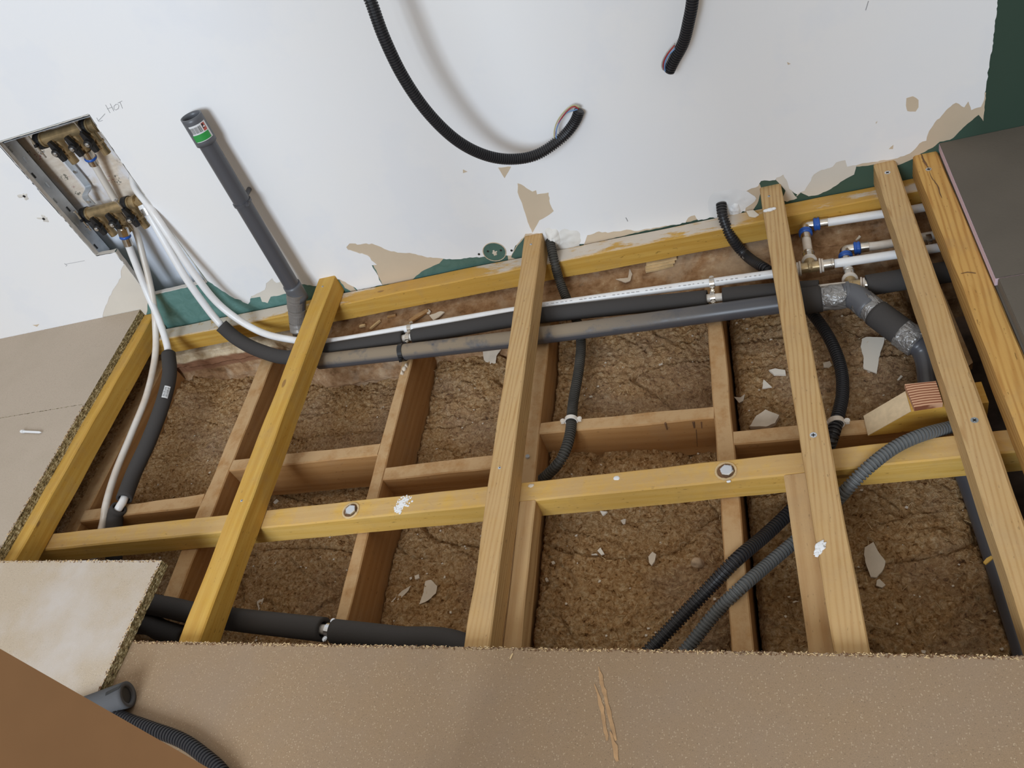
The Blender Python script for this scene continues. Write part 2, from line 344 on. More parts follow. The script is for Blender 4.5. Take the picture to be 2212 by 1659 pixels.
M_crumb = flat('plaster_flake', (.64, .55, .44), .9, bscale=80, var=.1); M_crumbw = flat('pale_plaster_flake', (.78, .72, .62), .9, bscale=80)
M_shav = flat('wood_shaving', (.62, .45, .24), .8, var=.2, vscale=30); M_stone = flat('mortar_lump', (.45, .32, .2), .9, bscale=60, bstr=.6, var=.3, vscale=60)
# ---------------------------------------------------------------- heights of the wool between the old timbers
def bay_z(x, y):
    if x < -1.34: z = -.262 + .02 * (y - 1) + .35 * max(0, -1.60 - x)
    elif x < -.885: z = -.262
    elif x < -.515: z = -.235
    elif x < -.115: z = -.178 + (-.062) * (x + .5) / .38
    else: z = -.205
    return z
def hz(x, y):
    p = Vector((x, y, 0))
    z = bay_z(x, y) + .012 * noise.noise(p * 5 + Vector((3, 1, 7))) + .010 * noise.noise(p * 14)
    cr = abs(noise.noise(Vector((x * 2.4, y * 7, 4.3)))); z -= .016 * max(0, 1 - cr / .035); cr = abs(noise.noise(Vector((x * 9 + y * 5, y * 11, 1.3)))); z -= .007 * max(0, 1 - cr / .05)
    z += .0055 * noise.noise(p * 55) + .0065 * noise.noise(p * 140 + Vector((9, 9, 9)))
    return z
def on_wool(px, py):
    z = -.22
    for _ in range(6):
        q = at(px, py, z=z); z = hz(q.x, q.y)
    return at(px, py, z=z + .003)
# ---------------------------------------------------------------- structure: sub floor, wall layers
bm = bmesh.new(); box(bm, (-3.2, -.9, -.42), (1.6, 1.9, -.36)); tag(mesh('floor', bm, M_dark), 'dark void floor beneath the insulation', None, kind='structure')
WY = 1.652
OPN = [(-1.735, .597), (-1.448, .597), (-1.462, .43), (-1.480, .068), (-1.688, .060), (-1.674, .224), (-1.738, .228)]
wall = thing('wall_back', 'white skimmed plasterboard wall with peeled lower edge and open valve niche', None, (0, WY, 0)); wall['kind'] = 'structure'
bm = bmesh.new()   # green board built as strips around the niche opening
def slab(x0, x1, z0, z1): box(bm, (x0, WY, z0), (x1, WY + .0125, z1))
slab(-3.2, -1.738, -.118, 2.2); slab(-1.738, 1.6, .597, 2.2)
def pb(pts): poly(bm, [Vector((x, WY, z)) for x, z in pts], Vector((0, .0125, 0)))
pb([(-1.738, -.118), (-1.6885, -.118), (-1.6885, .062), (-1.6745, .2265), (-1.738, .229)])
pb([(-1.4475, .597), (-1.4605, .43), (-1.4795, .0665), (-1.4795, -.118), (1.6, -.118), (1.6, .597)])
pb([(-1.6885, -.118), (-1.4795, -.118), (-1.4795, .0665), (-1.6885, .062)])
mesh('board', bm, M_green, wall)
# white skim layer: outline traced along the torn edge
LE = [(-60, 760), (222, 705), (222, 681), (234, 648), (243, 628), (262, 599), (261, 585), (269, 570)]
RE = [(448, 607), (475, 625), (502, 642), (536, 657), (540, 652), (543, 640), (572, 626), (575, 612), (588, 601), (597, 611), (609, 606), (618, 619), (658, 614), (683, 618), (690, 612), (715, 603), (735, 604), (768, 622),
      (773, 628), (826, 616), (819, 605), (817, 596), (812, 588), (803, 573), (814, 572), (794, 552), (770, 545), (752, 540), (748, 534), (755, 526), (779, 528), (803, 526), (824, 534), (845, 543), (898, 549), (916, 554), (935, 557), (958, 559), (988, 560), (1015, 556), (1042, 555), (1095, 552), (1104, 552), (1113, 531), (1131, 513),
      (1135, 505), (1172, 503), (1180, 530), (1262, 527), (1269, 508), (1294, 500), (1313, 503), (1354, 496), (1370, 499), (1392, 495), (1424, 491), (1481, 481), (1487, 470), (1501, 465), (1508, 476), (1560, 466), (1610, 456), (1617, 430), (1611, 414), (1638, 402),
      (1644, 391), (1675, 389), (1677, 384), (1692, 377), (1701, 393), (1705, 408), (1722, 420), (1738, 412), (1747, 397), (1758, 377), (1775, 367), (1799, 360), (1806, 351), (1826, 346), (1830, 360), (1850, 357), (1883, 350), (1932, 343), (1959, 334), (1971, 327), (1986, 310), (2001, 304), (2007, 283), (2019, 265), (2034, 250), (2047, 235), (2065, 222), (2083, 232), (2092, 219), (2098, 238), (2119, 231), (2126, 215), (2135, 151), (2144, 99), (2148, 69), (2155, 0)]
def wp(p, y): return at(p[0], p[1], y=y)
def wall_layer(name, pts2, y, thick, m, amp=1.2, extra=None, parent=None, n=6):
    pl = [wp(p, y) for p in rough_line(pts2, amp, n)] + (extra or [])
    bm = bmesh.new(); poly(bm, pl, Vector((0, thick, 0))); return mesh(name, bm, m, parent or wall)
SY = WY - .0016
pl = [Vector((-3.2, SY, -.02)), Vector((-2.2, SY, -.02))] + [wp(p, SY) for p in rough_line(LE[1:], 1.2, 6)]
pl += [Vector((-1.676, SY, .226)), Vector((-1.738, SY, .230)), Vector((-1.735, SY, .599)), Vector((-1.448, SY, .599)), Vector((-1.461, SY, .43))]
pl += [wp(p, SY) for p in rough_line(RE, 1.3, 6)] + [Vector((.484, SY, .8)), Vector((.50, SY, 2.2)), Vector((-3.2, SY, 2.2))]
bm = bmesh.new(); poly(bm, pl, Vector((0, .0016, 0))); mesh('skim_coat', bm, M_white, wall)
BY = WY - .0007
BEI = [[(205, 710), (200, 690), (262, 560), (320, 642), (316, 690)], [(536, 650), (575, 600), (590, 590), (618, 605), (622, 634), (585, 641), (578, 655), (566, 652), (562, 641), (538, 646)],
       [(725, 594), (748, 600), (770, 628), (765, 632), (745, 622)], [(826, 616), (815, 590), (800, 560), (740, 540), (745, 520), (800, 515), (960, 545), (958, 559), (949, 569), (931, 577), (910, 587), (889, 606)],
       [(1095, 545), (1108, 545), (1125, 512), (1122, 500), (1136, 496), (1172, 495), (1172, 505), (1135, 510), (1115, 535), (1104, 556), (1115, 560), (1120, 562), (1098, 566)],
       [(1261, 530), (1262, 500), (1480, 460), (1510, 455), (1510, 474), (1424, 493), (1390, 499)], [(1608, 458), (1600, 400), (1640, 395), (1645, 410), (1636, 440), (1625, 455)],
       [(1677, 390), (1670, 375), (1700, 365), (1712, 415), (1722, 428), (1700, 436), (1688, 432), (1697, 412)],
       [(1720, 425), (1735, 395), (1760, 365), (1800, 345), (1840, 335), (1850, 357), (1845, 377), (1821, 390), (1795, 408), (1767, 421), (1747, 424), (1730, 416)],
       [(1850, 360), (1850, 345), (1970, 310), (2060, 205), (2130, 200), (2124, 262), (2122, 258), (2114, 248), (2086, 271), (2059, 298), (2052, 302), (2030, 306), (2020, 315), (1968, 345), (1936, 358), (1925, 352)]]
for k_, b_ in enumerate(BEI): wall_layer('peeled_paper', b_ + [b_[0]], BY, .0007, M_beigep if k_ in (0, 1, 7, 8) else M_beige, .8)
for s_ in [[(1958, 212), (1972, 208), (1984, 216), (1984, 232), (1978, 241), (1960, 240), (1957, 228)], [(1892, 264), (1896, 262), (1892, 268)], [(1104, 360), (1076, 362), (1090, 385)], [(1118, 396), (1125, 398), (1150, 414), (1158, 411), (1160, 420), (1185, 416), (1188, 440), (1196, 456), (1180, 468), (1165, 476), (1150, 503), (1140, 480), (1128, 440), (1118, 415)],
           [(1920, 322), (1930, 313), (1929, 322)], [(1000, 366), (1010, 371), (1000, 374)], [(1700, 134), (1708, 138), (1702, 140)], [(70, 702), (85, 700), (80, 706)]]:
    wall_layer('peeled_spot', s_ + [s_[0]], SY - .0003, .0003, M_beige, .8)
# trowel patches and wet filler around the conduit exits
def blob(name, ctr, rx, rz, th, m, parent, seed, ragged=.25):
    bm = bmesh.new(); n = 36; rings = 7; c0 = bm.verts.new(ctr + Vector((0, -th, 0))); prev = None
    for k in range(1, rings + 1):
        ring = []
        for i in range(n):
            a = 2 * math.pi * i / n; rr = (k / rings) * (1 + ragged * noise.noise(Vector((math.cos(a) * 1.6, math.sin(a) * 1.6, seed))) * 1.6)
            q = ctr + Vector((math.cos(a) * rx * rr, 0, math.sin(a) * rz * rr)); h = th * (1 - (k / rings) ** 3) * (1 + .9 * noise.noise(q * 70))
            q.y = ctr.y - (h if k < rings else 0); ring.append(bm.verts.new(q))
        for i in range(n):
            if prev: bm.faces.new((prev[i], prev[(i + 1) % n], ring[(i + 1) % n], ring[i]))
            else: bm.faces.new((c0, ring[(i + 1) % n], ring[i]))
        prev = ring
    return mesh(name, bm, m, parent, smooth=True)
blob('filler_patch', at(1222, 520, y=SY), .042, .034, .004, M_put, wall, 3.1)
blob('filler_patch', at(1195, 512, y=SY), .020, .028, .010, M_put, wall, 8.1)
blob('filler_patch', at(1578, 440, y=SY), .058, .040, .0022, M_putw, wall, 5.3)
blob('filler_patch', at(1588, 452, y=SY), .014, .020, .008, M_putw, wall, 6.3)
# hole-saw mark with pilot holes
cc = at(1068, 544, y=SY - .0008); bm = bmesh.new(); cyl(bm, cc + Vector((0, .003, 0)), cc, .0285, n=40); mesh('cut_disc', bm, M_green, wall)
bm = bmesh.new()
ring = [cc + Vector((math.cos(t) * .030, -.0003, math.sin(t) * .030)) for t in [2 * math.pi * i / 60 for i in range(61)]]; sweep(bm, ring, lambda i: .0011 + .0005 * noise.noise(Vector((i * .9, 0, 0))), 6); mesh('torn_rim', bm, M_beige, wall)
for q in ((1054, 543), (1082, 541), (1034.5, 549.5), (1105, 541.5)):
    a = at(*q, y=SY - .0012); bm = bmesh.new(); cyl(bm, a + Vector((0, .004, 0)), a, .0032, n=16); mesh('screw_hole', bm, M_ink, wall)
blob('filler_dab', at(1069, 546, y=SY - .001), .0055, .0075, .003, M_crumb, wall, 2.2, .5)
for q in ((53, 423), (95, 472)):
    a = at(*q, y=SY); blob('torn_screw_mark', a, .012, .008, .0015, M_core, wall, q[0], .8); bm = bmesh.new(); cyl(bm, a, a + Vector((0, -.0028, 0)), .0036, n=12); mesh('screw_head', bm, M_blk, wall)
def stroke(pts, r=.00055, m=M_pencil, name='pencil_mark', y=None):
    bm = bmesh.new(); P = [at(p[0], p[1], y=(y or SY) - .0002) for p in pts]; path = [P[0]]
    for a, b2 in zip(P, P[1:]):
        k = max(1, int((b2 - a).length / .004)); path += [a.lerp(b2, (i + 1) / k) for i in range(k)]
    sweep(bm, path, r, 5); mesh(name, bm, m, wall)
# HOT, with its arrow
def o1(p): return (p[0] / 3.456, 200 + p[1] / 3.456)
for s_ in ([(788, 92), (822, 152)], [(800, 122), (838, 108)], [(822, 82), (850, 138)], [(868, 86), (852, 100), (850, 122), (866, 130), (884, 118), (888, 98), (878, 86), (866, 88)], [(880, 78), (912, 62)], [(895, 70), (915, 118)],
           [(784, 158), (734, 212)], [(722, 188), (736, 216), (766, 208)]): stroke([o1(p) for p in s_])
stroke([(140, 571), (183, 563)]); stroke([(139, 569), (145, 573), (142, 575)]); stroke([(1876, 2), (1870, 22)], .0008); stroke([(1352, 470), (1356, 478)], .001)
# skirting-level masonry below the batten
bm = bmesh.new(); nx, nv = 420, 46; grid = []
for i in range(nx + 1):
    x = -2.0 + 2.6 * i / nx; s = min(1, max(0, (x + 1.38) / .16)); lip_y = 1.600 - .085 * s; col = []
    for j in range(nv + 1):
        v = j / nv
        if v < .45: t = v / .45; y = 1.66 + (lip_y - 1.66) * t; z = -.121 - (.012 + .018 * s) * t
        else: t = (v - .45) / .55; y = lip_y - .02 * t * (1 + s); z = -.133 - .018 * s - .18 * t
        q = Vector((x, y, z)); d = .012 * noise.fractal(q * 9, 1, 2, 4) + .004 * noise.noise(q * 60)
        st = .006 if math.sin(z * 90 + x * 1.5) > .3 else 0
        q += Vector((0, -(abs(d) + st) * min(1, v * 4), -.2 * d - .002)); col.append(bm.verts.new(q))
    grid.append(col)
for i in range(nx):
    for j in range(nv): bm.faces.new((grid[i][j], grid[i + 1][j], grid[i + 1][j + 1], grid[i][j + 1]))
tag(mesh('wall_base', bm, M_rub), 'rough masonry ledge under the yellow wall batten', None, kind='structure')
# niche behind the board
nic = thing('valve_niche', 'recessed wall niche lined with old floral wallpaper splashed white', 'niche', (-1.6, 1.68, 0)); nic['kind'] = 'structure'; del nic['category']; nic.name = 'wall_niche'
bm = bmesh.new(); box(bm, (-2.0, 1.748, -.118), (-1.30, 1.765, .70)); mesh('backing', bm, M_paper, nic)
bm = bmesh.new(); box(bm, (-2.02, 1.665, -.118), (-2.0, 1.82, .70)); box(bm, (-1.30, 1.665, -.118), (-1.28, 1.82, .70)); box(bm, (-2.02, 1.665, .70), (-1.28, 1.82, .72)); box(bm, (-2.0, 1.665, -.14), (-1.28, 1.82, -.118)); mesh('reveal', bm, M_rev, nic)
bm = bmesh.new()
E = [(-1.738, .597), (-1.738, .228), (-1.6745, .2265), (-1.6885, .062), (-1.4795, .0665), (-1.4605, .43), (-1.4475, .597), (-1.738, .597)]
for a, b2 in zip(E, E[1:]):
    A = Vector((a[0], WY - .0016, a[1])); B = Vector((b2[0], WY - .0016, b2[1])); k = max(2, int((B - A).length / .006)); u = (B - A).normalized(); nn = Vector((-u.z, 0, u.x)); pr = None
    for i in range(k + 1):
        p = A.lerp(B, i / k) + nn * (.0012 * noise.noise(A.lerp(B, i / k) * 90)); r_ = (bm.verts.new(p - nn * .001), bm.verts.new(p + nn * .0015), bm.verts.new(p + nn * .0015 + Vector((0, .0135, 0))), bm.verts.new(p - nn * .001 + Vector((0, .0135, 0))))
        if pr:
            for q in range(4): bm.faces.new((pr[q], pr[(q + 1) % 4], r_[(q + 1) % 4], r_[q]))
        pr = r_
mesh('cut_edge', bm, M_core, wall)
# steel stud on the niche's left side
st = thing('metal_stud', 'galvanised steel stud with pressed slots along the left side of the niche', 'stud', (-1.745, 1.665, .21))
bm = bmesh.new(); box(bm, (-1.7445, 1.6655, .205), (-1.743, 1.712, .69)); box(bm, (-1.79, 1.7105, .205), (-1.743, 1.712, .69)); box(bm, (-1.79, 1.6655, .205), (-1.743, 1.667, .69)); mesh('channel', bm, M_zinc, st)
for k in range(10):
    z = .235 + k * .040; bm = bmesh.new(); box(bm, (-1.743, 1.674 + .014 * (k % 2), z), (-1.7412, 1.678 + .014 * (k % 2), z + .015)); mesh('slot_tab', bm, M_zinc if k % 3 else M_blk, st)
bm = bmesh.new(); box(bm, (-1.76, 1.667, .585), (-1.44, 1.70, .587)); box(bm, (-1.76, 1.70, .587), (-1.44, 1.7015, .64)); mesh('top_rail', bm, M_zinc, st)
# ---------------------------------------------------------------- wool batts
def batt(label, x0, x1, y0, y1, step=.0036, gapr=0):
    bm = bmesh.new(); nx = int((x1 - x0) / step); ny = int((y1 - y0) / step); g = []
    for i in range(nx + 1):
        x = x0 + (x1 - x0) * i / nx; col = []
        for j in range(ny + 1):
            y = y0 + (y1 - y0) * j / ny; e = min(i, nx - i) * step; z = hz(x, y) - (.02 * max(0, 1 - e / .012) if gapr else .006 * max(0, 1 - e / .008))
            col.append(bm.verts.new((x + .0015 * noise.noise(Vector((x * 90, y * 90, 2))), y, z)))
        g.append(col)
    for i in range(nx):
        for j in range(ny): bm.faces.new((g[i][j], g[i][j + 1], g[i + 1][j + 1], g[i + 1][j]))
    rim = [g[i][0] for i in range(nx + 1)] + [g[nx][j] for j in range(1, ny + 1)] + [g[i][ny] for i in range(nx - 1, -1, -1)] + [g[0][j] for j in range(ny - 1, 0, -1)]
    low = [bm.verts.new((v.co.x, v.co.y, -.36)) for v in rim]
    for k in range(len(rim)): bm.faces.new((rim[k], rim[(k + 1) % len(rim)], low[(k + 1) % len(rim)], low[k]))
    return tag(mesh('insulation_batt', bm, M_wool, smooth=True), label, 'insulation')
batt('brown mineral wool batt in the leftmost bay under the curving lagged pipe', -1.728, -1.362, .55, 1.60)
batt('brown mineral wool batt in the second bay crossed by the far yellow joist', -1.313, -.902, .45, 1.53)
batt('brown mineral wool batt with torn plaster paper on it, third bay from the left', -.868, -.532, .45, 1.53)
batt('brown mineral wool batt between the doubled timber and the noggin-braced old joist, fourth bay', -.500, -.135, .40, 1.53)
batt('widest brown mineral wool batt, in the right bay with the large plaster flakes', -.094, .292, .36, 1.53, gapr=1)
# ---------------------------------------------------------------- timbers
def timber(name, label, cat, a, b, w, h, m, group=None, bev=.0025, rough=.0008, roll=0, screws=(), seed=0, wane=None):
    """a, b: centre-line ends on the bottom face"""
    a = Vector(a); b = Vector(b); L = (b - a).length; mid = (a + b) / 2
    root = thing(name, label, cat, mid, group)
    bm = bmesh.new(); n = max(8, int(L / .02)); prof = []
    hw = w / 2
    for (x, y) in ((-hw + bev, 0), (hw - bev, 0), (hw, bev), (hw, h - bev), (hw - bev, h), (-hw + bev, h), (-hw, h - bev), (-hw, bev)): prof.append((x, y))
    rings = []
    for i in range(n + 1):
        s = -L / 2 + L * i / n; ring = []
        for k, (x, y) in enumerate(prof):
            q = Vector((s * 9, x * 40, y * 40 + seed * 7.3)); d = rough * noise.noise(q * 1.0) * 2; e = rough * noise.noise(q * 1.3 + Vector((5, 5, 5))) * 2
            wx = wz = 0
            if wane and k in (3, 4):
                g_ = max(0, noise.noise(Vector((s * 5, seed, 1)))) * wane
                if k == 4: wx = -g_
                else: wz = -g_ * .7
            ring.append(bm.verts.new((s, x + d + wx, y + e + wz)))
        rings.append(ring)
    for r0, r1 in zip(rings, rings[1:]):
        for k in range(8): bm.faces.new((r0[k], r0[(k + 1) % 8], r1[(k + 1) % 8], r1[k]))
    bm.faces.new(rings[0][::-1]); bm.faces.new(rings[-1])
    o = mesh('beam', bm, m, None, world=False); o.parent = root
    o.rotation_euler = (b - a).to_track_quat('X', 'Z').to_euler()
    for s in screws:
        px, py = s[0], s[1]; kind = s[2] if len(s) > 2 else 'screw'
        p = at(px, py, z=mid.z + h)
        p.z = (a.z + (b.z - a.z) * 0) + h
        if kind == 'screw':
            bm = bmesh.new(); cyl(bm, p + Vector((0, 0, -.004)), p + Vector((0, 0, .0006)), .0060, n=20); sc_ = mesh('screw', bm, M_steel, root)
            bm = bmesh.new(); q = p + Vector((0, 0, .0007)); an = random.random() * 1.5
            for t in (an, an + math.pi / 2):
                u = Vector((math.cos(t), math.sin(t), 0)); v = Vector((-u.y, u.x, 0)); c_ = [q + u * .0034 + v * .0009, q - u * .0034 + v * .0009, q - u * .0034 - v * .0009, q + u * .0034 - v * .0009]; poly(bm, c_, Vector((0, 0, .0003)))
            mesh('screw_slot', bm, M_ink, root)
        elif kind == 'hole':
            bm = bmesh.new(); cyl(bm, p + Vector((0, 0, -.004)), p + Vector((0, 0, .0007)), .0030, n=12); mesh('sunk_screw', bm, M_zinc, root)
            bm = bmesh.new(); cyl(bm, p + Vector((.0006, .0006, -.004)), p + Vector((.0006, .0006, .0009)), .0014, n=10); mesh('screw_slot', bm, M_ink, root)
        elif kind == 'bolt':
            bm = bmesh.new()
            R = [p + Vector((math.cos(t) * .018, math.sin(t) * .018, .0006)) for t in [2 * math.pi * i / 24 for i in range(25)]]
            cyl(bm, p + Vector((0, 0, -.004)), p + Vector((0, 0, .0007)), .0165, n=30); mesh('bolt_recess', bm, flatdark, root)
            bm = bmesh.new(); sweep(bm, R, lambda i: .0022 + .0014 * noise.noise(Vector((i * .8, px, 0))), 6); mesh('splintered_rim', bm, M_shav, root)
            c_ = p + Vector((.002, -.002, 0)); bm = bmesh.new(); cyl(bm, c_ + Vector((0, 0, -.002)), c_ + Vector((0, 0, .007)), .0122, n=6); cyl(bm, c_ + Vector((0, 0, .007)), c_ + Vector((0, 0, .0078)), .0110, .0095, n=24); mesh('hex_bolt', bm, M_steel, root)
    return root
flatdark = flat('dark_wood_and_shade', (.16, .08, .035), .9, bscale=120, var=.3)  # shade of bolt recesses painted as colour; also dark cracks, knot stains and chips
JH = .058
def joistY(label, x0, x1, y0, y1, m, **k): return timber('timber_joist', label, 'timber joist', ((x0 + x1) / 2, y0, -JH), ((x0 + x1) / 2, y1, -JH), x1 - x0, JH, m, **k)
timber('timber_joist', 'yellow treated joist along the edge of the left chipboard floor', 'timber joist', (-1.741, .45, -JH), (-1.741, 1.649, -JH), .054, JH, M_yel, screws=[], seed=1)
joistY('deep yellow treated joist with two side knots, starting beside the grey standpipe', -1.1545, -1.104, .40, 1.655, M_yel, screws=[(697, 619, 'hole'), (522, 1082, 'hole')], seed=2)
joistY('pale pine joist with a wavy waned edge, just right of the round cut-out', -.556, -.5095, .36, 1.652, M_pale, screws=[(1147, 528, 'hole'), (1079, 1011, 'hole')], seed=3, wane=.012)
joistY('pale pine joist with reddish grain, a white putty dab and plaster splash', .0195, .067, .33, 1.653, M_pale, screws=[(1661, 424, 'hole'), (1757, 940)], seed=4)
joistY('orange-brown pine joist with bright screw heads beside the split yellow joist', .265, .310, .25, 1.656, M_pale, screws=[(1917, 373), (2105, 908)], seed=5, bev=.004)
joistY('yellow split pine joist running beside the grey tile boards', .345, .3955, .25, 1.654, M_pale2, screws=[(2006, 366)], seed=6, bev=.004)
WB = timber('wall_batten', 'yellow treated batten fixed along the foot of the wall, smeared with plaster', 'batten', (-1.90, 1.6155, -.116), (.60, 1.6290, -.116), .047, .058, M_yelw, seed=7)
WB.name = 'timber_batten'
timber('timber_bearer', 'long yellow bearer crossing under the joists with two hex bolts', 'timber bearer', (-1.80, .9095, -.117), (.62, .9075, -.117), .047, .0585, M_yelb, screws=[(758, 1103, 'bolt'), (1568, 1018, 'bolt')], seed=8, bev=.003)
def oldj(label, x0, x1, y0, y1, z1=-.118, h=.19, **k): return timber('old_joist', label, 'old joist', ((x0 + x1) / 2, y0, z1 - h), ((x0 + x1) / 2, y1, z1 - h), x1 - x0, h, M_old, rough=.0012, **k)
oldj('rough brown old joist half hidden under the left yellow edge joist', -1.775, -1.730, .45, 1.58, z1=-.125, seed=11)
oldj('rough sawn old joist standing left of the deep yellow joist', -1.360, -1.315, .765, 1.53, seed=12)
oldj('rough sawn old joist midway between the yellow and the waned pale joist', -.900, -.870, .665, 1.52, seed=13)
oldj('rough sawn old joist directly beneath the waned pale joist', -.545, -.506, .40, 1.50, seed=14)
oldj('narrow old joist with saw dust on top, between the two pale joists', -.134, -.100, .36, 1.50, seed=15)
def nog(label, x0, x1, y0, y1, ya, yb, h=.12, z1=-.118):
    return timber('timber_noggin', label, 'noggin', (x0, (y0 + y1) / 2, z1 - h), (x1, (ya + yb) / 2, z1 - h), (y1 - y0), h, M_old, rough=.0012, seed=abs(x0) * 9)
nog('short noggin in the leftmost bay behind the lagged pipe end', -1.730, -1.360, 1.003, 1.040, 1.009, 1.047)
nog('noggin crossing beneath the deep yellow joist', -1.315, -.900, 1.108, 1.143, 1.098, 1.131)
nog('chip-edged noggin left of the waned pale joist', -.870, -.545, 1.024, 1.060, 1.020, 1.056)
nog('reddish noggin with dark knots and pencil ticks, behind the middle conduit', -.506, -.134, 1.099, 1.132, 1.084, 1.114)
nog('dark noggin running from the narrow old joist to the angle-cut yellow timber', -.100, .34, 1.010, 1.044, .994, 1.028, h=.10)
timber('packing_timber', 'light rough timber doubled against the waned pale joist, between bearer and front chipboard', 'packing timber', (-.494, .36, -.104), (-.494, .885, -.104), .033, .046, M_strip, seed=21)
timber('packing_timber', 'pale planed timber tucked under the reddish-grained joist below the bearer', 'packing timber', (.0065, .30, -.116), (.0065, .884, -.116), .044, .058, M_strip, seed=22)
0 and timber('packing_timber', 'stub of rough timber beside the waned joist under the waste pipe', 'packing timber', (-.486, 1.03, -.172), (-.486, 1.34, -.172), .030, .054, M_strip, seed=23)
# bevelled block and its shim
bt = thing('timber_block', 'yellow timber offcut with an angled sawn end behind the curving grey conduit', 'timber block', (.22, 1.017, -.118))
bm = bmesh.new(); poly(bm, [Vector((.141, .993, -.1165)), Vector((.335, .993, -.1165)), Vector((.335, .993, -.060)), Vector((.213, .993, -.060))], Vector((0, .048, 0))); mesh('block', bm, M_yel, bt)
bm = bmesh.new(); poly(bm, [Vector((.1405, .9935, -.1165)), Vector((.2125, .9935, -.0598)), Vector((.2125, 1.0405, -.0598)), Vector((.1405, 1.0405, -.1165))], Vector((-.0006, 0, .0008))); mesh('sawn_end', bm, M_end, bt)
sh, nt, b = newmat('end_grain'); wv = N(nt, 'ShaderNodeTexWave', wave_type='RINGS'); wv.inputs['Scale'].default_value = 55; wv.inputs['Distortion'].default_value = 1.2
mp = N(nt, 'ShaderNodeMapping'); mp.inputs['Location'].default_value = (.0, .25, 0); tc = N(nt, 'ShaderNodeTexCoord'); nt.links.new(tc.outputs['Object'], mp.inputs[0]); nt.links.new(mp.outputs[0], wv.inputs['Vector']); wv.rings_direction = 'Z'
nt.links.new(ramp(nt, wv.outputs['Fac'], [(.2, (.22, .07, .03)), (.5, (.55, .30, .17)), (.9, (.62, .36, .22))]), b.inputs['Base Color']); b.inputs['Roughness'].default_value = .85
bm = bmesh.new(); poly(bm, [Vector((.212, 1.048, -.0595)), Vector((.263, 1.046, -.0595)), Vector((.263, .995, -.0595)), Vector((.217, .993, -.0595))], Vector((0, 0, .011)))
tag(mesh('wood_shim', bm, sh), 'small reddish end-grain shim lying on the angle-cut yellow timber', 'shim')
# dark board between the two right joists
bm = bmesh.new(); poly(bm, [Vector((.305, 1.36, -.150)), Vector((.345, 1.36, -.150)), Vector((.352, 1.15, -.150)), Vector((.312, 1.12, -.150))], Vector((0, 0, .018)))
tag(mesh('wood_offcut', bm, M_old), 'brown board offcut in the dark gap between the two rightmost joists', 'wood offcut')
# ---------------------------------------------------------------- chipboard sheets and tile boards
def sheet(name, label, cat, pts, z, th, m, wob=.0009, split=.004):
    P = []
    for a, b2 in zip(pts, pts[1:] + pts[:1]):
        a = Vector(a); b2 = Vector(b2); k = max(1, int((b2 - a).length / split))
        for i in range(k):
            p = a.lerp(b2, i / k)
            if i: p += Vector((random.uniform(-wob, wob), random.uniform(-wob, wob)))
            P.append(Vector((p.x, p.y, z)))
    bm = bmesh.new(); poly(bm, P, Vector((0, 0, th))); return tag(mesh(name, bm, m), label, cat)
sheet('chipboard_sheet', 'pale dusty chipboard sheet against the wall at the left', 'chipboard sheet', [(-3.1, 1.650), (-1.7495, 1.650), (-1.7495, 1.285), (-3.1, 1.290)], .0, .022, M_chip2)
sheet('chipboard_sheet', 'pale chipboard sheet in front of the joint line, carrying a loose wall plug', 'chipboard sheet', [(-3.1, 1.2885), (-1.7495, 1.2835), (-1.7495, .46), (-3.1, .46)], .0, .022, M_chip2)
sheet('chipboard_sheet', 'scuffed loose chipboard offcut lying on top at the lower left', 'chipboard sheet', [(-2.6, .868), (-1.233, .759), (-1.262, .20), (-2.6, .20)], .0225, .022, M_chip3)
a = at(270, 1385, z=.022); b_ = at(2212, 1418, z=.022); dd = (b_ - a) / (b_.x - a.x)
e0 = a + dd * (-1.72 - a.x); e1 = a + dd * (1.0 - a.x)
sheet('chipboard_sheet', 'brown speckled chipboard sheet along the bottom of the picture', 'chipboard sheet', [(-1.72, -.85), (1.0, -.85), (e1.x, e1.y), (-1.285, (a + dd * (-1.285 - a.x)).y), (-1.285, .455), (-1.72, .455)], .0, .022, M_chip, wob=.0013)
def tileb(label, pts, core=None):
    r = thing('tile_board', label, 'tile backer board', (pts[0][0], pts[0][1], 0))
    def ins(d): return [Vector((x + (d if i in (0, 3) else -d), y + (d if i in (2, 3) else -d), 0)) for i, (x, y) in enumerate(pts)]
    bm = bmesh.new(); poly(bm, [p + Vector((0, 0, .0005)) for p in ins(0.0)], Vector((0, 0, .0165))); mesh('foam_core', bm, core or M_pink, r)
    bm = bmesh.new(); poly(bm, [p + Vector((0, 0, .017)) for p in ins(.0008)], Vector((0, 0, .0028))); mesh('cement_skin', bm, M_tile, r); return r
tileb('grey cement-faced tile board with pink foam edge, against the green wall', [(.397, 1.6515), (1.25, 1.6515), (1.25, 1.222), (.3945, 1.212)])
tileb('grey tile board in front of the one that touches the wall', [(.3985, 1.2095), (1.25, 1.219), (1.25, .3), (.4005, .3)], M_tile)
bm = bmesh.new(); poly(bm, [Vector((.3965, 1.20, -.118)), Vector((.3965, .25, -.118)), Vector((1.3, .25, -.118)), Vector((1.3, 1.64, -.118)), Vector((.3965, 1.64, -.118))], Vector((0, 0, .117)))
tag(mesh('foam_underlay', bm, M_tile), 'grey slab supporting the tile boards on the right', 'underlay slab')
